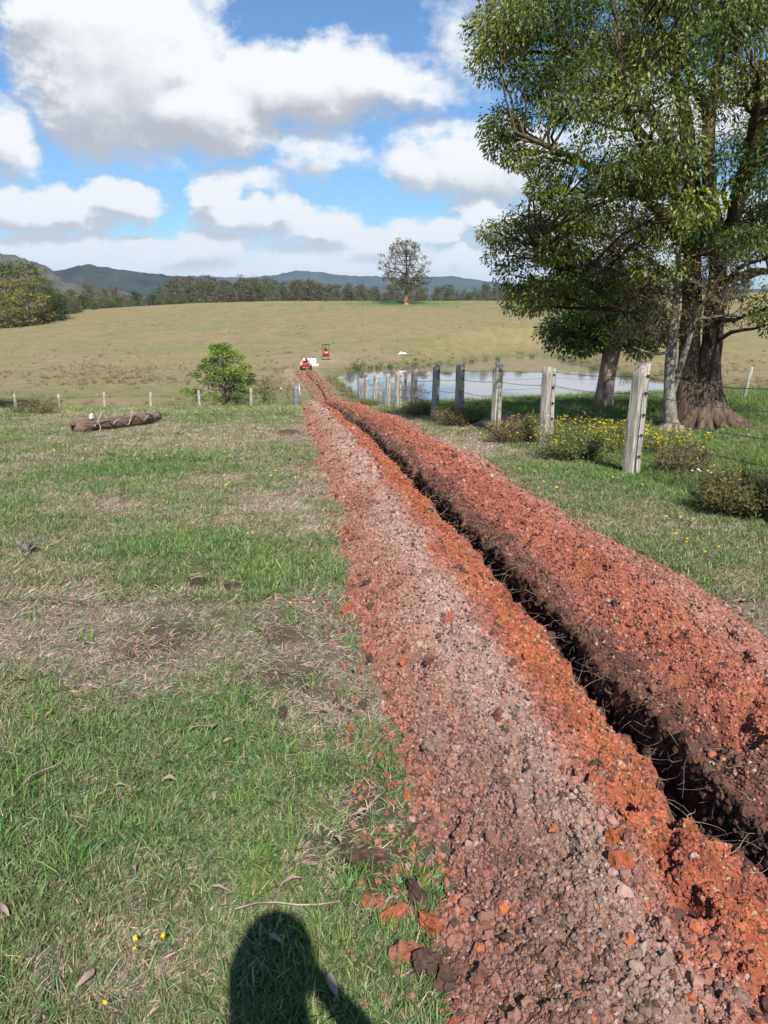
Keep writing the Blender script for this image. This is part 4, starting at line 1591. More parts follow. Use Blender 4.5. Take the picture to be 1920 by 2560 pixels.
GUM_LABELS = ['tall dark gum tree in the wood behind the hill crest', 'broad bushy gum tree in the wood behind the hill crest', 'thin topped gum tree in the wood behind the hill crest']
for i, px in enumerate(xpos):
    px = px + random.uniform(-6, 6)
    yy = random.choice([262, 276, 292, 308]) + random.uniform(-5, 5)
    top = np.interp(px, TX, TYP) + random.uniform(-7, 12) + (9 if i % 3 == 1 else 0)
    pt = at_y(px, top, yy)
    zb = Hs(pt[0], yy)
    hgt = pt[2] - zb
    k = random.randrange(7)
    plant_tree('gum_tree', GUM_LABELS[k % 3], GUMS[k], (pt[0], yy, zb), hgt, random.uniform(1.15, 1.75), random.random() * 6.28, 'gum trees of kind %d behind the crest' % (k % 3 + 1))

# ---- mixed trees along the left edge of the hill
WATTLE = make_tree_mesh(80, [(.05, .26), (.25, .38), (.5, .36), (.75, .28), (.97, .1)], 100, 46, .035, (.12, .13, .036), (.29, .25, .05), .02, .22, 0, .75, .07, M_BARKGREY, .5, .3, .2)
DARKT = make_tree_mesh(81, [(.02, .30), (.25, .40), (.5, .38), (.75, .30), (.97, .1)], 100, 50, .034, (.032, .058, .02), (.08, .12, .036), .02, .2, 0, .75, .075, M_TWIG, .5, .3, .2)
MIDT = make_tree_mesh(82, [(.10, .22), (.3, .36), (.55, .38), (.75, .30), (.97, .12)], 95, 46, .035, (.10, .12, .042), (.20, .20, .065), .02, .25, 0, .7, .068, M_BARKGREY, .5, .35, .2)
SCRUB = make_tree_mesh(83, [(.0, .45), (.3, .6), (.6, .5), (.95, .15)], 70, 46, .06, (.06, .085, .026), (.14, .165, .05), .03, .2, 0, .7, .13, M_TWIG, .5, .3, .2)
OPENT = GUMS[2]
LEFT = [(-90, 690, 205, WATTLE, 1.1, 'w'), (-20, 645, 214, MIDT, 1.0, 'm'), (52, 652, 218, MIDT, 1.0, 'm'), (14, 700, 200, WATTLE, 1.1, 'w'), (62, 697, 196, WATTLE, 1.05, 'w'), (96, 690, 214, MIDT, .9, 'm'), (112, 716, 208, DARKT, 1.0, 'd'),
        (138, 732, 206, DARKT, 1.1, 'd'), (20, 745, 192, WATTLE, 1.2, 'w'), (-40, 720, 196, DARKT, 1.1, 'd'), (176, 738, 226, MIDT, 1.2, 'm'), (216, 706, 246, OPENT, 1.3, 'o'), (258, 718, 262, OPENT, .9, 'o'), (287, 714, 268, OPENT, 1.0, 'o'),
        (338, 727, 275, DARKT, .9, 'd'), (379, 735, 262, DARKT, 1.0, 'd'), (316, 738, 255, MIDT, 1.0, 'm'), (362, 745, 262, MIDT, 1.2, 'm'), (196, 755, 232, SCRUB, 1.0, 's'), (236, 756, 236, SCRUB, 1.1, 's'), (276, 750, 240, SCRUB, 1.2, 's'),
        (300, 756, 244, SCRUB, 1.0, 's'), (345, 752, 250, SCRUB, 1.1, 's'), (395, 748, 254, SCRUB, 1.0, 's'), (158, 757, 226, SCRUB, 1.0, 's'), (176, 722, 250, MIDT, 1.1, 'm'), (236, 728, 256, MIDT, 1.1, 'm'), (268, 735, 258, MIDT, 1.1, 'm'), (205, 738, 240, DARKT, 1.0, 'd'), (300, 742, 262, DARKT, .9, 'd'), (150, 735, 236, MIDT, 1.0, 'm'), (420, 742, 262, SCRUB, 1.0, 's'), (455, 738, 268, SCRUB, 1.0, 's')]
LLAB = {'w': ('wattle_tree', 'yellow green wattle in the thicket at the left field edge', 'yellow green wattles at the field edge'), 'm': ('grey_green_tree', 'olive green tree in the thicket at the left field edge', 'olive trees at the field edge'),
        'd': ('dark_tree', 'dark green dense tree at the left field edge', 'dark dense trees at the field edge'), 'o': ('open_tree', 'open crowned grey gum rising above the left scrub', 'open gums above the scrub'),
        's': ('scrub_bush', 'low green scrub bush along the left field edge', 'scrub bushes along the field edge')}
for px, top, yy, ms, wd, kk in LEFT:
    pt = at_y(px, top, yy)
    zb = Hs(pt[0], yy)
    nm, lb, gr = LLAB[kk]
    plant_tree(nm, lb, ms, (pt[0], yy, zb), max(pt[2] - zb, 1.2), wd * (1.35 if kk in 'wmd' else 1), random.random() * 6, gr, 'bush' if kk == 's' else 'tree')

# ---- a tree just out of sight on the left whose shade falls on the dip
ot = make_tree_mesh(85, [(.5, .15), (.62, .27), (.8, .27), (.97, .1)], 80, 90, .03, (.05, .08, .02), (.12, .15, .04), .02, .3, 0, .7, .1, M_TWIG)
plant_tree('paddock_tree', 'leafy tree beyond the left fence outside the view, shading the dip', ot, (-33.4, 55.0, Hs(-33.4, 55.0)), 16.0, 1.0)

# ---- the bushy green tree behind the left fence
BT = make_tree_mesh(90, [(.20, .12), (.26, .56), (.38, .58), (.46, .30), (.58, .44), (.70, .40), (.82, .20), (.99, .07)], 74, 150, .026, (.075, .145, .022), (.25, .33, .045), .03, .2, 0, .55, .072, M_BARKGREY, .5, .1, .25)
p = at_y(562, 1022, 49.5)
zb = Hs(p[0], 49.5)
bush = plant_tree('bushy_tree', 'bright green bushy tree with low branches behind the left fence', BT, (p[0], 49.5, zb), at_y(550, 862, 49.5)[2] - zb, 1.28, 1.2)
ut = make_tree_mesh(91, [(.0, .4), (.3, .62), (.7, .5), (.98, .2)], 60, 60, .05, (.085, .085, .035), (.17, .17, .06), .03, .2, 0, .8, .12, M_TWIG)
p = at_y(590, 1022, 48.8)
plant_tree('undergrowth_shrub', 'brownish green shrub growing under the bushy tree', ut, (p[0], 48.8, Hs(p[0], 48.8)), 1.6, 1.0, .4, None, 'shrub')
sp = make_tree_mesh(92, [(.2, .1), (.5, .25), (.8, .25), (.98, .1)], 22, 26, .06, (.06, .09, .02), (.15, .18, .04), .012, .3, .25, .7, .12, M_TWIG)
p = at_y(652, 950, 62.0)
plant_tree('sapling', 'thin leafy sapling standing beside the bushy tree', sp, (p[0], 62.0, Hs(p[0], 62.0)), 2.9, .9, 0, None, 'sapling')

# ================================================================== fences
def post_mesh(seed, w=.15, d=.135, h=1.22, mat=None):
    """split hardwood post: uneven faces, cracked and slanted top"""
    lr = np.random.default_rng(seed)
    nz, side = 14, 4
    zs_ = np.linspace(-.25, h, nz)
    cs = []
    for k in range(4):          # each face gets three inner points, slightly hollow or bulged
        a = np.array([[-w, -d], [w, -d], [w, d], [-w, d]])[k] / 2
        b = np.array([[-w, -d], [w, -d], [w, d], [-w, d]])[(k + 1) % 4] / 2
        for u in (.04, .3, .5, .7, .96):
            cs.append(a + (b - a) * u)
    cs = np.array(cs)
    m_ = len(cs)
    groove = np.zeros(m_)
    groove[[2, 7, 12, 17]] = lr.uniform(-.012, -.002, 4)
    groove[[1, 8, 13, 16]] = lr.uniform(-.008, .006, 4)
    V = []
    bx, by = lr.normal(size=2) * .012
    for i, zz_ in enumerate(zs_):
        u = (zz_ + .25) / (h + .25)
        k = 1.03 - .10 * u
        nn = np.linalg.norm(cs, axis=1)[:, None]
        rad = cs / nn
        jit = lr.normal(size=(m_, 1)) * .0022
        q = cs * k + rad * (groove[:, None] + jit)
        q = q + np.array([bx, by]) * math.sin(u * 2.6)
        ztop = zz_ + (0 if i < nz - 1 else 1) * (lr.normal(size=m_) * .012 + cs[:, 0] * lr.normal() * .35)
        V.append(np.column_stack([q, np.broadcast_to(ztop, (m_,))]))
    V = np.vstack(V)
    i2, j2 = np.meshgrid(np.arange(nz - 1), np.arange(m_), indexing='ij')
    F = np.stack([i2 * m_ + j2, i2 * m_ + (j2 + 1) % m_, (i2 + 1) * m_ + (j2 + 1) % m_, (i2 + 1) * m_ + j2], -1).reshape(-1, 4)
    V = np.vstack([V, [[bx * .5, by * .5, h - .004]]])
    b = (nz - 1) * m_
    cap = [[len(V) - 1, b + k, b + (k + 1) % m_, b + (k + 2) % m_] for k in range(0, m_, 2)]
    return mk_mesh('fence_post', V, np.vstack([F, cap]), None, False, mat or M_POST)


HOLES = (1.12, .93, .69, .46, .22)
hb = MB()
th = np.arange(9) * 2 * PI / 8
hole_me = None
HB = MB()
HB.tube(np.array([[0, -.075, 0], [0, .005, 0]]), .0135, 8, cap=True)
hole_me = mk_mesh('wire_hole', np.vstack(HB.V), np.vstack(HB.F), None, False, M_HOLE)


def wire_path(A, Bp, sag, n):
    u = np.linspace(0, 1, n)
    P = A + (Bp - A) * u[:, None]
    P[:, 2] -= sag * 4 * u * (1 - u)
    return P


def wire_part(parent, pts, rad, barbed, mat, name='wire', step=.13, seed=0):
    """a strand through all posts; barbed ones are two twisted wires with barbs"""
    lr = np.random.default_rng(seed)
    B = MB()
    for a, b in zip(pts[:-1], pts[1:]):
        L = np.linalg.norm(b - a)
        P = wire_path(a, b, .012 * L * lr.uniform(.4, 2.2), max(6, int(L / .12)))
        B.tube(P, rad, 4)
        if barbed:
            d = (b - a) / L
            s_ = np.cross(d, [0, 0, 1])
            n = int(L / step)
            for k in range(n):
                u = (k + .5) / n
                i = u * (len(P) - 1)
                i0 = min(int(i), len(P) - 2)
                c = P[i0] + (P[i0 + 1] - P[i0]) * (i - i0)
                an = lr.random() * 6
                v = (s_ * math.cos(an) + np.array([0, 0, 1.0]) * math.sin(an)) * .014 * max(1, rad / .0022)
                w_ = (s_ * math.cos(an + 1.4) + np.array([0, 0, 1.0]) * math.sin(an + 1.4)) * .014 * max(1, rad / .0022)
                B.tube(np.array([c - v - d * .004, c + v + d * .004]), rad * .6, 3)
                B.tube(np.array([c - w_ + d * .006, c + w_ - d * .006]), rad * .6, 3)
    return B.build(name, mat, parent)


# right fence: from off the right edge down to the gateway
RIGHT = [(3.24, 6.0), (2.84, 8.7), (2.40, 11.3), (2.02, 14.0), (1.63, 16.7), (1.24, 18.9), (.86, 22.2), (.46, 24.6), (.12, 27.2), (-.36, 30.0), (-.70, 32.2)]
RF = thing('barbed_wire_fence', 'barbed wire fence on split grey posts running down to the pond gateway', 'fence', (2.84, 8.7, Hs(2.84, 8.7)))
O = np.array(RF.location)
post_variants = [post_mesh(700 + k, .155 + .015 * (k % 3 - 1), .135, 1.22) for k in range(5)]
tops_ = []
for i, (x, y) in enumerate(RIGHT):
    z = Hs(x, y)
    lean = (random.uniform(-.02, .02), random.uniform(-.02, .03) + (.035 if i == 9 else 0))
    ps = link('fence_post', post_variants[i % 5], RF, np.array([x, y, z]) - O, (lean[0], lean[1], .55 + random.uniform(-.12, .12)), (1, 1, random.uniform(.96, 1.03)))
    row = []
    for hgt in HOLES:
        hl = link('wire_hole', hole_me, ps, (.032 + random.uniform(-.006, .006), 0, hgt))
        row.append(np.array([x + .03, y - .0, z + hgt]))
    tops_.append(row)
for k in range(5):
    pts = [r[k] - O for r in tops_]
    wire_part(RF, pts, .0030 if k else .0034, k > 0, M_BARB if k else M_RUST, 'wire', seed=k)
# patches of lichen on the posts come with the big corner post
p = np.array([-1.02, 34.6])
zc = Hs(*p)
B = MB()
B.tube(np.array([[0, 0, -.3], [0, 0, .3], [.01, 0, .8], [0, .01, 1.28]]), [.19, .18, .175, .165], 12, cap=True, wob=.16, seed=8)
o = B.build('corner_post', M_GREYPOST, RF)
o.location = np.array([p[0], p[1], zc]) - O
B = MB()
for hgt in HOLES[1:]:
    B.tube(wire_path(tops_[-1][0] * 0 + np.array([RIGHT[-1][0] + .03, RIGHT[-1][1], Hs(*RIGHT[-1]) + hgt]) - O, np.array([p[0], p[1] - .1, zc + hgt]) - O, .01, 6), .004, 4)
B.build('wire', M_BARB, RF)
B = MB()
q = np.array([p[0] - .05, p[1] - .22, zc])
B.tube(np.array([q + [.12, 0, 0], q + [.04, -.02, .35], q + [-.02, 0, .7]]) - O, [.025, .035, .02], 6, cap=True)
B.build('split_slab', M_GREYPOST, RF)

# inner short post pair with looped wire behind the right fence end
GP = thing('strainer_post', 'short grey strainer post with looped black wire behind the fence', 'post', (0, 0, 0))
pp = at_y(951, 1003, 35.5)
GP.location = (pp[0], 35.5, Hs(pp[0], 35.5))
B = MB()
B.tube(np.array([[0, 0, -.2], [0, 0, .5], [.01, 0, 1.0]]), [.15, .145, .135], 10, cap=True, wob=.2, seed=4)
B.build('post', M_GREYPOST, GP)
B = MB()
B.tube(np.array([[-.14, -.1, -.1], [-.14, -.1, .6], [-.13, -.1, 1.28]]), .03, 6, cap=True)
B.build('stake', M_STEEL, GP)
B = MB()
u = np.linspace(0, 1, 14)
B.tube(np.stack([.1 + .35 * np.sin(u * 3.1), -.15 + 0 * u, .15 + .62 * u + .1 * np.sin(u * 6)], 1), .012, 5)
B.tube(np.stack([-.1 - .9 * u, -.2 - .3 * u, 1.2 - .35 * u ** .6], 1), .012, 5)
B.build('wire_loop', M_BLACK, GP)

# gateway post on the left of the trench
pp = at_y(743, 1024, 39.5)
GL = thing('gate_post', 'thick grey gate post with a steel pipe beside the heap of red soil', 'post', (pp[0], 39.5, Hs(pp[0], 39.5)))
GLo = np.array(GL.location)
B = MB()
B.tube(np.array([[0, 0, -.3], [0, 0, .4], [.0, 0, .85], [-.01, .0, 1.12]]), [.185, .175, .17, .165], 12, cap=True, wob=.1, seed=14)
B.build('post', M_GREYPOST, GL)
B = MB()
B.tube(np.array([[.18, -.08, -.1], [.17, -.08, .6], [.145, -.08, 1.26]]), .03, 8, cap=True)
B.build('pipe', M_STEEL, GL)
B = MB()
for hgt in (.3, .6, .95):
    a = np.linspace(0, 6.28, 17)
    B.tube(np.stack([.182 * np.cos(a), .182 * np.sin(a), hgt + .01 * np.sin(a * 2)], 1), .007, 4)
B.build('wire_wrap', M_BARB, GL)
B = MB()
u = np.linspace(0, 1, 18)
B.tube(np.stack([-.2 - .28 * np.sin(u * 2.9) - .25 * (u > .75) * (u - .75) * 4 * .9, -.05 - .1 * u, .25 + .95 * u - .25 * np.clip(u - .8, 0, 1) * 4], 1), .012, 5)
B.build('wire_loop', M_BLACK, GL)
B = MB()
B.tube(np.array([[-.80, -.15, 1.0], [-.72, -.15, 1.01]]), .035, 8, cap=True)
B.build('insulator', M_PORC, GL)
st = at_y(783, 1012, 40.5)
B = MB()
B.tube(np.array([[0, 0, -.1], [0.01, 0, .3], [0, 0, .42]]), [.05, .05, .045], 7, cap=True, wob=.1)
o = B.build('marker_stake', M_POST)
o.location = (st[0] - .02, 40.5, Hs(st[0], 40.5))
tag(o, 'short pale stake beside the red heap at the gateway', 'stake')

# left fence
LEFTF = [(-60, 50.2, 1037), (42, 49.0, 1037), (150, 48.4, 1034), (263, 47.8, 1030), (378, 47.0, 1027), (500, 46.0, 1023), (629, 44.2, 1025)]
LF = thing('wire_fence', 'plain wire fence on pale round posts along the left slope crest', 'fence', (-15, 47, Hs(-15, 47)))
O = np.array(LF.location)
lp = []
round_posts = []
for k in range(3):
    B = MB()
    lr = np.random.default_rng(k)
    B.tube(np.array([[0, 0, -.3], [lr.normal() * .01, 0, .4], [lr.normal() * .02, 0, .85], [0, 0, 1.18], [.0, .0, 1.22]]), [.095, .092, .085, .082, .05], 9, cap=True, wob=.12, seed=k)
    round_posts.append(mk_mesh('fence_post', np.vstack(B.V), np.vstack(B.F), None, True, M_POST))
for i, (px, y, py) in enumerate(LEFTF):
    q = at_y(px, py, y)
    z = Hs(q[0], y)
    link('fence_post', round_posts[i % 3], LF, np.array([q[0], y, z]) - O, (random.uniform(-.03, .03), random.uniform(-.07, .02), random.random() * 6), (1, 1, random.uniform(.95, 1.06)))
    lp.append([np.array([q[0], y - .09, z + hh]) - O for hh in (.35, .65, 1.0)])
for k in range(3):
    wire_part(LF, [r[k] for r in lp] + [np.array([pp[0], 39.4, GLo[2] + (.35, .65, .95)[k]]) - O], .006, False, M_BARB, 'wire', seed=20 + k)

# old fence between the big tree and the pond
OF = thing('old_fence', 'old fence with leaning thin posts between the trees and the pond', 'fence', (6, 23, Hs(6, 23)))
O = np.array(OF.location)
op = []
for px, py, y, hh, lx, r, mt in ((1240, 1010, 25.5, .95, .0, .05, M_POST), (1374, 1008, 24.5, .95, .02, .035, M_GREYPOST), (1706, 1045, 17.2, 1.0, -.22, .085, M_GREYPOST), (1858, 1000, 22.0, .95, .14, .05, M_POST), (1990, 1000, 22.0, .95, .0, .05, M_POST)):
    q = at_y(px, py, y)
    z = Hs(q[0], y)
    B = MB()
    B.tube(np.array([[0, 0, -.2], [lx * .5, 0, hh * .5], [lx, 0, hh]]), [r * 1.05, r, r * .95], 8, cap=True, wob=.12, seed=int(px))
    o = B.build('fence_post', mt, OF)
    o.location = np.array([q[0], y, z]) - O
    op.append([np.array([q[0] + lx * k, y - r, z + hh * k]) - O for k in (.3, .6, .92)])
for k in range(3):
    wire_part(OF, [r[k] for r in op], .0035, False, M_BARB, 'wire', seed=40 + k)

# ================================================================== fallen pole and log
pa = on_ground(196, 1085)
pb = on_ground(372, 1062)
d = pb - pa
L = np.linalg.norm(d[:2])
rz = math.atan2(d[1], d[0])
FP = thing('fallen_pole', 'fallen old timber power pole with white insulators and loose cable on the grass', 'pole', (pa[0], pa[1], pa[2]), rz)
FP.rotation_euler[1] = -math.atan2(d[2], L)
B = MB()
lr = np.random.default_rng(3)
u = np.linspace(0, 1, 16)
B.tube(np.stack([u * L - .05, 0 * u, .125 + .012 * np.sin(u * 9)], 1), .128 + .02 * u, 12, cap=True, wob=.16, seed=9)
B.tube(np.array([[-.16, .05, .2], [.0, .05, .19], [.3, .04, .17]]), [.03, .06, .05], 6, cap=True, wob=.3, seed=2)
B.build('pole_shaft', M_LOG, FP)
for xi, yi, zi in ((.40, -.06, .265), (.72, .10, .27)):
    B = MB()
    prof = [(0, .015), (.015, .036), (.04, .038), (.045, .026), (.06, .035), (.085, .034), (.095, .012)]
    B.tube(np.array([[xi, yi, zi + a] for a, r in prof]), [r for a, r in prof], 12, cap=True)
    B.build('insulator', M_PORC, FP, smooth=True)
B = MB()
u = np.linspace(0, 1, 60)
cx_ = .35 + u * (L - .6)
B.tube(np.stack([cx_, -.135 - .06 * np.abs(np.sin(u * 9)), np.clip(.22 + .10 * np.sin(u * 11) - .10 * np.cos(u * 23), .02, .4)], 1), .012, 6)
B.tube(np.stack([.32 + .15 * np.sin(u * 3), -.16 - .09 * u, .25 - .23 * u], 1), .012, 6)
B.tube(np.array([[-.35, -.1, .06], [-.2, -.12, .04], [-.1, -.13, .03]]), .010, 5)
B.build('cable', M_CABLE, FP)
la = on_ground(362, 1062)
lb = on_ground(412, 1052)
d = lb - la
SLP = -math.atan2(d[2], np.linalg.norm(d[:2]))
SL = thing('short_log', 'short thick sawn log lying against the end of the fallen pole', 'log', (la[0] - .05, la[1] - .34, la[2]), math.atan2(d[1], d[0]) + .05)
SL.rotation_euler[1] = SLP
LL = max(.75, np.linalg.norm(d))
B = MB()
u = np.linspace(0, 1, 9)
B.tube(np.stack([u * LL, .03 * np.sin(u * 5), .15 + .01 * u], 1), .158 - .03 * u ** 3, 14, cap=True, wob=.10, seed=4)
B.build('log_body', M_LOGGREY, SL)
B = MB()
B.tube(np.array([[-.012, 0, .15], [-.004, 0, .15]]), .142, 14, cap=True)
B.build('sawn_face', M_CUT, SL)
B = MB()
B.tube(np.array([[LL * .7, .05, .22], [LL * .72, .1, .34], [LL * .65, .12, .40]]), [.06, .045, .03], 7, cap=True, wob=.2)
B.build('branch_stub', M_LOGGREY, SL)

# ================================================================== machines by the far end of the trench
def cyl(B, a, b, r, sides=14):
    B.tube(np.array([a, b], float), r, sides, cap=True)


p = on_ground(765, 924)
p[1] = TR_END + 1.2
p[0] = float(trx(TR_END)) + .1
p[2] = Hs(p[0], p[1])
TRN = thing('trencher', 'red ride-on trenching machine with its digging boom in the trench', 'trencher', tuple(p), .12)
B = MB()
B.box((0, 1.0, .62), (.95, 2.3, .35))
B.box((0, .1, .75), (.9, .5, .55))
B.build('chassis', M_RED, TRN, bevel=.03)
B = MB()
B.box((0, 1.75, 1.05), (.8, 1.0, .55), taper=.9)
B.build('engine_cover', M_RED, TRN, bevel=.05)
for sx in (-1, 1):
    for yy in (.35, 1.9):
        B = MB()
        cyl(B, (sx * .48, yy, .38), (sx * .80, yy, .38), .38, 18)
        w = B.build('wheel', M_BLACK, TRN)
        B = MB()
        cyl(B, (sx * .70, yy, .38), (sx * .815, yy, .38), .17, 12)
        B.build('rim', M_PINK, w)
    B = MB()
    B.box((sx * .66, .35, .82), (.34, .85, .05), (.0, 0, 0))
    B.box((sx * .66, -.1, .72), (.34, .05, .22))
    B.build('mudguard', M_PINK, TRN, bevel=.02)
B = MB()
B.box((-.05, .75, 1.05), (.5, .45, .12))
B.box((-.05, 1.0, 1.3), (.5, .1, .5))
B.build('seat', M_DARKSTEEL, TRN, bevel=.03)
B = MB()
B.box((0, -.9, .42), (.12, 2.6, .24), (.28, 0, 0))
bo = B.build('digging_boom', M_PINK, TRN, bevel=.02)
B = MB()
for k in range(22):
    v = k / 21
    B.box((.09 * (1 if k % 2 else -1), -2.0 + 2.2 * v, .30 + .63 * v), (.10, .05, .06), (.28, 0, .3))
B.build('digging_tooth_chain', M_DARKSTEEL, bo)
B = MB()
for sx in (-1, 1):
    cyl(B, (sx * .42, .2, .9), (sx * .42, .2, 1.75), .035, 8)
cyl(B, (-.42, .2, 1.75), (.42, .2, 1.75), .035, 8)
B.build('guard_frame', M_PINK, TRN)
B = MB()
cyl(B, (-.5, .1, .95), (-.62, -.1, 1.9), .03, 8)
cyl(B, (-.62, -.1, 1.9), (-.45, .2, 1.95), .03, 8)
B.build('control_lever', M_DARKSTEEL, TRN)
B = MB()
B.box((-.22, .12, 1.45), (.26, .05, .32))
B.build('light_panel', M_WHITE, TRN, bevel=.01)

# white water tank and yellow cover beside it
q = at_y(778, 908, TR_END + 7.5)
zq = Hs(q[0], q[1])
TK = thing('water_tank', 'white plastic tank with a dark strap standing beside the trencher', 'tank', (q[0], q[1], zq), .15)
B = MB()
B.box((0, 0, .62), (1.5, 1.0, 1.15), taper=.96)
B.build('tank_body', M_WHITE, TK, bevel=.08)
B = MB()
B.box((-.28, -.505, .62), (.06, .03, 1.15))
B.box((-.28, 0, 1.205), (.06, 1.02, .03))
B.build('strap', M_DARKSTEEL, TK)
B = MB()
cyl(B, (.35, 0, 1.2), (.35, 0, 1.28), .16, 14)
B.build('lid', M_BLACK, TK)
q2 = at_y(759, 908, TR_END + 7.2)
B = MB()
lr = np.random.default_rng(5)
B.tube(np.array([[0, 0, -.05], [0, 0, .35], [.05, 0, .75], [.1, 0, 1.05], [.1, 0, 1.15]]), [.62, .6, .5, .3, .05], 10, wob=.35, seed=6)
o = B.build('yellow_cover', M_YELLOW, None, smooth=True)
o.location = (q2[0], q2[1], Hs(q2[0], q2[1]))
tag(o, 'crumpled pale yellow cover over goods beside the white tank', 'cover')
q3 = at_y(792, 905, TR_END + 8.5)
B = MB()
B.box((0, 0, .17), (.62, .4, .32), taper=.92)
o = B.build('white_box', M_WHITE, None, bevel=.03)
o.location = (q3[0], q3[1], Hs(q3[0], q3[1]))
tag(o, 'small white box on the bare ground between tank and digger', 'box')

# mini digger seen from behind
ye = 125.0
q = at_y(815, 904, ye)
EX = thing('mini_excavator', 'red mini excavator with open canopy parked above the pond', 'excavator', (q[0], ye, Hs(q[0], ye)), .08)
for sx in (-1, 1):
    B = MB()
    a = np.linspace(0, 2 * PI, 25)[:-1]
    prof = np.stack([np.clip(np.cos(a) * 1.2, -.72, .72) + .18 * np.cos(a), .2 + .19 * np.sin(a)], 1)
    for k in range(24):
        y0, z0 = prof[k]
        y1, z1 = prof[(k + 1) % 24]
        V = [(sx * .44, y0, z0), (sx * .66, y0, z0), (sx * .66, y1, z1), (sx * .44, y1, z1)]
        B.raw(V, [[0, 1, 2, 3]])
    for yy in (-.72, -.25, .25, .72):
        cyl(B, (sx * .46, yy, .2), (sx * .64, yy, .2), .155, 12)
    B.build('track', M_TRACK, EX)
B = MB()
B.box((0, 0, .30), (.9, 1.0, .22))
B.build('undercarriage', M_DARKSTEEL, EX)
B = MB()
B.box((0, -1.05, .25), (1.34, .07, .34), (-.1, 0, 0))
B.box((-.3, -.8, .25), (.08, .5, .1))
B.box((.3, -.8, .25), (.08, .5, .1))
B.build('dozer_blade', M_TRACK, EX, bevel=.01)
B = MB()
u = np.linspace(-1, 1, 11)
B.box((0, -.1, .62), (1.15, 1.3, .22))
B.box((0, -.55, .95), (1.12, .45, .62), taper=.93)
bd = B.build('engine_housing', M_RED, EX, bevel=.10)
B = MB()
B.box((0.05, -.795, 1.02), (.5, .012, .10))
B.build('maker_plate', M_WHITE, bd)
B = MB()
B.box((0, -.80, .70), (.9, .02, .08))
B.build('tail_grille', M_DARKSTEEL, bd)
B = MB()
B.box((0, .1, 1.0), (.46, .45, .14))
B.box((0, -.14, 1.35), (.44, .12, .6))
B.build('seat', M_DARKSTEEL, EX, bevel=.04)
B = MB()
for sx in (-1, 1):
    cyl(B, (sx * .52, -.45, 1.2), (sx * .52, -.45, 2.22), .035, 8)
    cyl(B, (sx * .52, .62, .75), (sx * .52, .62, 2.22), .035, 8)
B.build('canopy_frame', M_DARKSTEEL, EX)
B = MB()
B.box((0, .08, 2.26), (1.18, 1.3, .07))
B.build('canopy_roof', M_DARKSTEEL, EX, bevel=.02)
B = MB()
B.tube(np.array([[-.1, .8, .7], [-.1, 1.5, 1.6], [-.1, 2.2, 1.9], [-.1, 2.8, 1.6]]), [.12, .11, .10, .09], 4, cap=True)
B.tube(np.array([[-.1, 2.7, 1.75], [-.1, 2.9, 1.0], [-.1, 2.7, .5]]), [.09, .08, .07], 4, cap=True)
bm_ = B.build('boom_arm', M_RED, EX)
B = MB()
B.box((-.1, 2.55, .3), (.45, .4, .35), (.3, 0, 0), .8)
B.build('bucket', M_DARKSTEEL, bm_)
B = MB()
for sx in (-1, 1):
    cyl(B, (sx * .28, .45, .85), (sx * .28, .5, 1.35), .02, 6)
    cyl(B, (sx * .28, .5, 1.35), (sx * .28, .5, 1.42), .035, 8)
B.build('control_levers', M_BLACK, EX)

# crumpled white sheet in the dry grass
q = on_ground(1006, 886)
B = MB()
lr = np.random.default_rng(9)
n = 12
uu, vv = np.meshgrid(np.linspace(-1, 1, n), np.linspace(-1, 1, n), indexing='ij')
zz_ = .42 * np.exp(-((uu + .35) ** 2 / .12 + vv ** 2 / .3)) + .30 * np.exp(-((uu - .45) ** 2 / .1 + vv ** 2 / .3)) + .10 * vnoise(uu * 4 + 9, vv * 4 + 3, 2) - .05
i2, j2 = np.meshgrid(np.arange(n - 1), np.arange(n - 1), indexing='ij')
B.raw(np.stack([uu.ravel() * .75, vv.ravel() * .5, zz_.ravel() + .05], 1), np.stack([i2 * n + j2, (i2 + 1) * n + j2, (i2 + 1) * n + j2 + 1, i2 * n + j2 + 1], -1).reshape(-1, 4))
o = B.build('white_sheet', M_WHITE, None, smooth=True)
o.location = tuple(q)
sm = o.modifiers.new('thickness', 'SOLIDIFY')
sm.thickness = .01
tag(o, 'crumpled white sheet lying in dry grass above the pond', 'sheet')

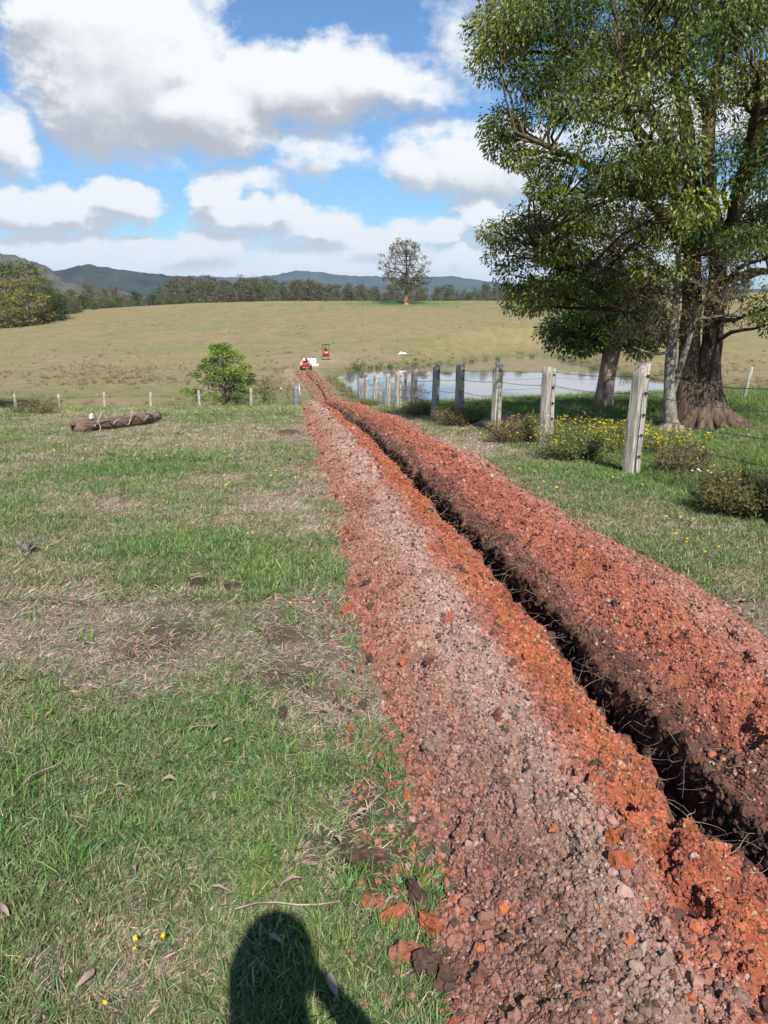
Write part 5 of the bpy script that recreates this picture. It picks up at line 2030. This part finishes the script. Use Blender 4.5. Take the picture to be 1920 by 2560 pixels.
# ================================================================== fireweed, flowers, leaves, litter
def weed(name, label, px, py, w, h, flowers, ca, cb, seed, group=None, stems_n=120, y=None):
    p = on_ground(px, py)
    lr = np.random.default_rng(seed)
    e = thing(name, label, 'shrub', tuple(p), 0, group)
    B = MB()
    ends = []
    for k in range(stems_n):
        th = lr.random() * 6.283
        r = math.sqrt(lr.random())
        tip = np.array([w * r * math.cos(th), w * r * math.sin(th), h * (.55 + .45 * lr.random()) * (1 - .35 * r * r)])
        b0 = np.array([.14 * w * math.cos(th) * r, .14 * w * math.sin(th) * r, -.02])
        q = curve3(b0, b0 * 1.5 + np.array([tip[0] * .55, tip[1] * .55, tip[2] * .45]), tip, 5)
        B.tube(q, np.linspace(.004, .0012, 5) * (1 + .03 * p[1]), 3)
        ends.append(q)
    B.build('stems', M_TWIG, e)
    E = np.array(ends)
    per = 26
    k = np.repeat(np.arange(stems_n), per)
    u = .35 + .65 * lr.random(len(k))
    i = np.clip((u * 4).astype(int), 0, 3)
    fr = (u * 4 - i)[:, None]
    P = E[k, i] * (1 - fr) + E[k, i + 1] * fr + lr.normal(size=(len(k), 3)) * .018 * w / .3
    D = rand_unit(lr, len(k)) + np.array([0, 0, .35])
    Ls = .040 * (.6 + .8 * lr.random(len(k))) * (1 + .015 * p[1])
    V, F = leaf_quads(P, D, Ls, Ls * .2, lr)
    col = lerp(ca, cb, lr.random(len(k))) * (.7 + .6 * lr.random(len(k)))[:, None]
    tag(link('foliage', mk_mesh('foliage', V, F, np.repeat(col, 4, 0), False, M_PLANT), e), kind='stuff')
    if flowers:
        FV, FF, FC = [], [], []
        nvv = 0
        for f in range(flowers):
            kk = lr.integers(0, stems_n)
            c = E[kk, 4] + np.array([lr.normal() * .02, lr.normal() * .02, .012 + .02 * lr.random()])
            tl = rand_unit(lr, 1)[0] * .35 + np.array([0, -.25, 1])
            tl /= np.linalg.norm(tl)
            a_ = np.cross(tl, [1, 0, 0])
            a_ /= np.linalg.norm(a_)
            b_ = np.cross(tl, a_)
            r = .011 * (.8 + .5 * lr.random()) * (1 + .022 * p[1])
            pts_ = [c + (a_ * math.cos(t_) + b_ * math.sin(t_)) * r * (1 if j % 2 == 0 else .55) for j, t_ in enumerate(np.linspace(0, 2 * PI, 13)[:-1])]
            FV += pts_ + [c + tl * r * .25]
            for j in range(0, 12, 2):
                FF.append([nvv + 12, nvv + (j - 1) % 12, nvv + j, nvv + (j + 1) % 12])
            FC += [np.array([.80, .52, .02]) * (.8 + .3 * lr.random())] * 12 + [np.array([.5, .28, .01])]
            nvv += 13
        tag(link('flowers', mk_mesh('flowers', np.array(FV), np.array(FF), np.array(FC), False, M_PLANT), e), kind='stuff')
    return e


GREENW = ((.13, .18, .045), (.23, .25, .07))
BROWNW = ((.14, .115, .05), (.24, .19, .08))
weed('fireweed', 'bushy green weed covered in yellow flowers beside the second fence post', 1425, 1150, .55, .62, 190, *GREENW, 1, None, 170)
weed('fireweed', 'yellow flowered weed behind the tall near fence post', 1540, 1135, .5, .5, 110, *GREENW, 2)
weed('fireweed', 'spreading yellow flowers in green grass before the big tree roots', 1660, 1140, .65, .42, 150, *GREENW, 3)
weed('fireweed', 'browning weed with a few yellow flowers in the long grass', 1705, 1190, .34, .42, 14, *BROWNW, 4)
weed('fireweed', 'brown dense weed with yellow tips between the second and third posts', 1285, 1108, .52, .46, 60, *BROWNW, 5, None, 150)
weed('fireweed', 'low brown weed at the foot of the middle fence posts', 1135, 1065, .6, .5, 8, *BROWNW, 6)
weed('fireweed', 'small brown weed between the far fence posts', 1050, 1040, .5, .5, 6, *BROWNW, 7)
weed('fireweed', 'big dark brown twiggy weed standing alone near the right fence', 1850, 1290, .42, .50, 3, (.12, .11, .036), (.20, .18, .06), 8, None, 230)
weed('fireweed', 'green leafy weed between the fourth and fifth posts', 1185, 1062, .35, .38, 10, *GREENW, 9)
weed('fireweed', 'small yellow flowered weed by the corner post', 920, 1020, .5, .45, 16, *GREENW, 10)
weed('fireweed', 'thin yellow flowered weed under the tree shade', 1345, 1085, .35, .4, 40, *GREENW, 11)
weed('fireweed', 'pale grassy weed by the left fence post', 85, 1040, .9, .7, 10, (.17, .16, .06), (.25, .2, .09), 12)

# single yellow and white flower heads in the grass (nobody could count them)
def flower_field(name, P, r, colr, label, seed):
    lr = np.random.default_rng(seed)
    V, F, C = [], [], []
    nvv = 0
    for c, rr in zip(P, r):
        for j in range(10):
            t_ = j * PI / 5
            q = rr * (1 if j % 2 == 0 else .6)
            V.append(c + np.array([q * math.cos(t_), q * math.sin(t_) - .0, .006 * lr.random() + q * .5 * math.sin(t_) * .5]))
        V.append(c + np.array([0, 0, rr * .3]))
        for j in range(0, 10, 2):
            F.append([nvv + 10, nvv + (j - 1) % 10, nvv + j, nvv + (j + 1) % 10])
        nvv += 11
        C += [np.array(colr) * (.8 + .3 * lr.random())] * 11
    o = link(name, mk_mesh(name, np.array(V), np.array(F), np.array(C), False, M_PLANT))
    return tag(o, label, kind='stuff')


P, R = [], []
for px, py, n, sp in ((1336, 1265, 4, .12), (1700, 1310, 3, .08), (1705, 1372, 4, .07), (1786, 1400, 2, .05), (1915, 1410, 2, .03), (803, 1512, 5, .09), (365, 2466, 4, .05), (100, 1560, 1, .03), (610, 1340, 2, .1), (545, 1230, 4, .15), (700, 1195, 5, .35),
                      (230, 1125, 5, .5), (90, 1140, 3, .3), (340, 1150, 5, .6), (530, 1150, 4, .6), (560, 1070, 4, .5), (150, 1387, 2, .06), (1300, 1180, 6, .4), (1190, 1120, 9, .7), (1120, 1100, 12, 1.0), (1060, 1075, 10, 1.1), (1480, 1215, 5, .3),
                      (640, 1240, 2, .1), (1000, 1060, 6, 1.0), (760, 1060, 4, .4), (200, 1030, 14, 2.5), (420, 1027, 16, 2.6), (300, 1030, 16, 2.4), (560, 1027, 8, 2.0), (1380, 1230, 3, .2), (1240, 1190, 2, .2)):
    g = on_ground(px, py)
    for _ in range(n):
        x_ = g[0] + random.gauss(0, sp)
        y_ = g[1] + random.gauss(0, sp)
        if abs(float(tcoord(x_, y_))) < 1.15:
            continue
        P.append(np.array([x_, y_, Hs(x_, y_) + random.uniform(.04, .09)]))
        R.append(.0048 * random.uniform(.8, 1.3) + .0012 * g[1])
flower_field('yellow_flowers', P, R, (.80, .53, .02), 'yellow flower heads dotted over the paddock grass', 4)
P, R = [], []
for px, py, n, sp in ((1740, 1208, 5, .12), (1790, 1215, 3, .1), (1680, 1181, 1, .02), (1880, 1100, 6, .7), (1770, 1095, 5, .6), (1700, 1060, 4, .8), (1600, 1040, 4, 1.0)):
    g = on_ground(px, py)
    for _ in range(n):
        x_ = g[0] + random.gauss(0, sp)
        y_ = g[1] + random.gauss(0, sp)
        P.append(np.array([x_, y_, Hs(x_, y_) + random.uniform(.10, .17)]))
        R.append(.012 + .0006 * g[1])
flower_field('white_flowers', P, R, (.72, .70, .62), 'white clover heads in the long grass by the tree', 5)

# fallen leaves on the turf
def leaf_mesh(seed):
    lr = np.random.default_rng(seed)
    n = 7
    u = np.linspace(0, 1, n)
    w = lr.uniform(.12, .19) * np.sin(np.clip(u, .02, .98) * PI) ** .8
    curl = lr.uniform(.1, .4)
    bend = lr.uniform(-.15, .15)
    V = []
    for i in range(n):
        z0 = curl * math.sin(u[i] * 3) * .5
        for s in (-1, 0, 1):
            V.append([u[i] - .5, s * w[i] + bend * math.sin(u[i] * 3), z0 + abs(s) * w[i] * lr.uniform(.2, 1.1)])
    F = []
    for i in range(n - 1):
        for s in range(2):
            a = i * 3 + s
            F.append([a, a + 1, a + 4, a + 3])
    return mk_mesh('dead_leaf', np.array(V), np.array(F), None, True, M_DEADLEAF)


leaf_meshes = [leaf_mesh(k) for k in range(5)]
LEAF_PX = [(47, 1715, .075), (538, 1842, .06), (545, 1870, .04), (571, 1875, .05), (425, 1980, .07), (540, 2012, .06), (303, 1993, .06), (726, 2235, .10), (555, 2258, .08), (15, 2305, .07), (216, 2480, .08), (835, 2500, .08), (905, 2060, .06),
           (895, 2065, .07), (842, 2130, .05), (690, 1665, .05), (648, 1590, .05), (760, 1575, .06), (610, 1250, .06), (238, 1458, .07), (195, 1490, .06), (825, 1480, .05), (700, 1390, .04), (165, 1355, .05), (318, 1310, .05), (248, 1335, .05), (540, 1490, .06),
           (620, 1485, .05), (505, 1455, .05), (1550, 1335, .05), (1838, 1500, .06), (1858, 1515, .06), (1840, 1520, .05), (1720, 1440, .04), (290, 1190, .06), (810, 1795, .05), (770, 1730, .05), (1380, 1290, .05), (1600, 1440, .05), (880, 1690, .06), (335, 2200, .05), (690, 2380, .06)]
for i, (px, py, sz) in enumerate(LEAF_PX):
    p = on_ground(px, py)
    o = link('dead_leaf', leaf_meshes[i % 5], None, (p[0], p[1], p[2] + .03), (random.uniform(-.3, .3), random.uniform(-.3, .3), random.random() * 6.28), sz * .78)
    tag(o, 'curled brown dead leaf lying on the turf', 'leaf', 'dead leaves on the turf')

# dead stub of a weed and broken stalks on the left
p = on_ground(70, 1390)
B = MB()
lr = np.random.default_rng(8)
for k in range(16):
    th = lr.random() * 6.28
    q = curve3(np.array([0, 0, .01]), np.array([.05 * math.cos(th), .05 * math.sin(th), .10]), np.array([.16 * math.cos(th) * lr.random(), .12 * math.sin(th) * lr.random(), .05 + .22 * lr.random()]), 5)
    B.tube(q, np.linspace(.010, .003, 5), 4)
o = B.build('dead_weed', M_BARKGREY)
o.location = tuple(p)
tag(o, 'dead grey woody weed stub standing in the paddock turf', 'weed')
for px, py, ang, ln in ((590, 2312, .1, .28), (470, 1848, .5, .12), (60, 1990, 1.1, .18), (830, 1830, 2.4, .14)):
    p = on_ground(px, py)
    B = MB()
    u = np.linspace(0, 1, 6)
    B.tube(np.stack([u * ln, .01 * np.sin(u * 7), .035 + .008 * np.sin(u * 4)], 1), np.linspace(.0035, .002, 6), 5)
    o = B.build('dry_stalk', M_ROOT, None)
    o.location = tuple(p)
    o.rotation_euler[2] = ang
    tag(o, 'thin dry pale stalk lying on the short turf', 'stalk', 'dry stalks on the turf')

# small mounds: dark soil by the heap, pale earth behind the fence
def mound(name, label, px, py, rx, ry, h, col, seed):
    p = on_ground(px, py)
    n = 22
    uu, vv = np.meshgrid(np.linspace(-1, 1, n), np.linspace(-1, 1, n), indexing='ij')
    x_ = p[0] + uu * rx
    y_ = p[1] + vv * ry
    r = np.sqrt(uu ** 2 + vv ** 2)
    hh = h * np.clip(1 - r * r, -.3, 1) * (.5 + fbm(uu * 3 + seed, vv * 3, 3, seed)) + h * .5 * (fbm(uu * 8, vv * 8 + seed, 2, seed) - .5) * (r < .95)
    z_ = H(x_.ravel(), y_.ravel()).reshape(n, n) + hh
    c = lerp(np.array(col) * .6, np.array(col) * 1.3, fbm(uu.ravel() * 6, vv.ravel() * 6, 3, seed))
    i2, j2 = np.meshgrid(np.arange(n - 1), np.arange(n - 1), indexing='ij')
    o = link(name, mk_mesh(name, np.stack([x_.ravel(), y_.ravel(), z_.ravel()], 1), np.stack([i2 * n + j2, (i2 + 1) * n + j2, (i2 + 1) * n + j2 + 1, i2 * n + j2 + 1], -1).reshape(-1, 4), c, True, M_CLOD))
    return tag(o, label, 'mound')


mound('soil_mound', 'patch of dark dug earth on the grass left of the red heap', 722, 1083, .26, .5, .06, (.13, .085, .065), 3)
mound('soil_mound', 'low pale pinkish earth mound behind the fence in the tree shade', 1300, 1065, 1.1, .8, .22, (.34, .225, .165), 4)
mound('soil_mound', 'dark cow dung patch in the near turf', 503, 1460, .13, .10, .03, (.07, .045, .035), 5)
mound('soil_mound', 'small dark crumbled patch beside the cow dung', 580, 1472, .08, .10, .03, (.075, .048, .038), 6)

# ================================================================== the photographer, who throws the shadow
def person():
    e = thing('person', 'person standing behind the view holding up a phone, casting a shadow on the grass', 'person', (.04, -.17, 0))
    verts = {}
    vl, el_, rl = [], [], []

    def v(n, co, r):
        verts[n] = len(vl)
        vl.append(co)
        rl.append(r)

    def ed(*ns):
        for a, b in zip(ns[:-1], ns[1:]):
            el_.append((verts[a], verts[b]))
    v('pelvis', (0, -.08, .95), (.155, .11))
    v('waist', (0, -.08, 1.10), (.145, .105))
    v('chest', (0, -.07, 1.28), (.165, .115))
    v('collar', (0, -.06, 1.40), (.10, .085))
    v('neck', (0, -.04, 1.50), (.062, .062))
    v('headbase', (0, -.01, 1.57), (.068, .078))
    v('head', (0, .0, 1.64), (.076, .092))
    v('crown', (0, .0, 1.70), (.052, .065))
    ed('pelvis', 'waist', 'chest', 'collar', 'neck', 'headbase', 'head', 'crown')
    for s, nm in ((-1, 'l'), (1, 'r')):
        v(nm + 'sh', (s * .17, -.06, 1.36), (.06, .06))
        v(nm + 'el', (s * (.22 if s > 0 else .15), .06, 1.16), (.045, .045))
        v(nm + 'fa', (s * (.17 if s > 0 else .10), .11, 1.32), (.038, .038))
        v(nm + 'wr', (s * .085 - .04 * (1 - 0), .145, 1.47), (.028, .022))
        v(nm + 'pa', (s * .065 - .04, .155, 1.53), (.034, .016))
        ed('collar', nm + 'sh', nm + 'el', nm + 'fa', nm + 'wr', nm + 'pa')
        v(nm + 'hip', (s * .10, -.08, .88), (.095, .10))
        v(nm + 'kn', (s * .115, -.06, .48), (.06, .065))
        v(nm + 'an', (s * .12, -.09, .09), (.04, .045))
        v(nm + 'toe', (s * .14, .09, .035), (.04, .03))
        ed('pelvis', nm + 'hip', nm + 'kn', nm + 'an', nm + 'toe')
        for f in range(4):
            bx = s * .065 - .04 - s * .012
            v(f'{nm}f{f}a', (bx - s * .012, .165, 1.515 + .021 * f), (.010, .010))
            v(f'{nm}f{f}b', (bx - s * .035, .160, 1.52 + .021 * f), (.009, .009))
            ed(nm + 'pa', f'{nm}f{f}a', f'{nm}f{f}b')
        v(nm + 'tha', (s * .055 - .04, .135, 1.55), (.011, .011))
        v(nm + 'thb', (s * .035 - .04, .128, 1.575), (.009, .009))
        ed(nm + 'pa', nm + 'tha', nm + 'thb')
    me = bpy.data.meshes.new('body')
    me.from_pydata(vl, el_, [])
    o = link('body', me, e)
    sk = o.modifiers.new('skin', 'SKIN')
    for i, sv in enumerate(me.skin_vertices[0].data):
        sv.radius = rl[i]
        sv.use_root = (i == 0)
    sb = o.modifiers.new('sub', 'SUBSURF')
    sb.levels = sb.render_levels = 2
    me.materials.append(M_CLOTH)
    # hair and face
    bm = bmesh.new()
    bmesh.ops.create_icosphere(bm, subdivisions=3, radius=1.0)
    for q in bm.verts:
        q.co = Vector((q.co.x * .098, q.co.y * .112 - .012, q.co.z * .12 + 1.635 - (.05 if q.co.y < -.3 else 0) * 0))
    hm = bpy.data.meshes.new('hair')
    bm.to_mesh(hm)
    bm.free()
    hm.materials.append(M_HAIR)
    for pl in hm.polygons:
        pl.use_smooth = True
    link('hair', hm, e)
    B = MB()
    B.tube(np.array([[0, .088, 1.645], [0, .108, 1.612], [0, .095, 1.60]]), [.008, .014, .008], 6, cap=True)
    B.build('nose', M_SKIN, e, smooth=True)
    for s in (-1, 1):
        B = MB()
        B.tube(np.array([[s * .078, -.01, 1.60], [s * .088, -.01, 1.63], [s * .08, -.01, 1.66]]), [.008, .016, .008], 6, cap=True)
        B.build('ear', M_SKIN, e, smooth=True)
        B = MB()
        B.tube(np.array([[s * .03, .082, 1.636], [s * .03, .090, 1.636]]), [.012, .008], 8, cap=True)
        B.build('eye', M_WHITE, e)
    return e


person()
B = MB()
B.box((0, -.03, 0), (.075, .009, .16))
o = B.build('phone', M_BLACK, None, bevel=.004)
o.location = (0.0, 0, CAMZ - .06)
tag(o, 'black phone held up in front of the face of the person', 'phone')

# ================================================================== haze
m = bpy.data.materials.new('haze_air')
m.use_nodes = True
t = NT(m.node_tree)
t.n.clear()
out = t.add('ShaderNodeOutputMaterial')
pv = t.add('ShaderNodeVolumePrincipled')
pv.inputs['Color'].default_value = (.62, .76, 1.0, 1)
pv.inputs['Density'].default_value = 7.0e-5
pv.inputs['Anisotropy'].default_value = 0.0
t.l.new(pv.outputs[0], out.inputs['Volume'])
B = MB()
B.box((0, 3450, 125), (14600, 8000, 280))
hz = B.build('haze', m)
tag(hz, 'thin blue haze in the air between the paddock and the ranges', kind='stuff')
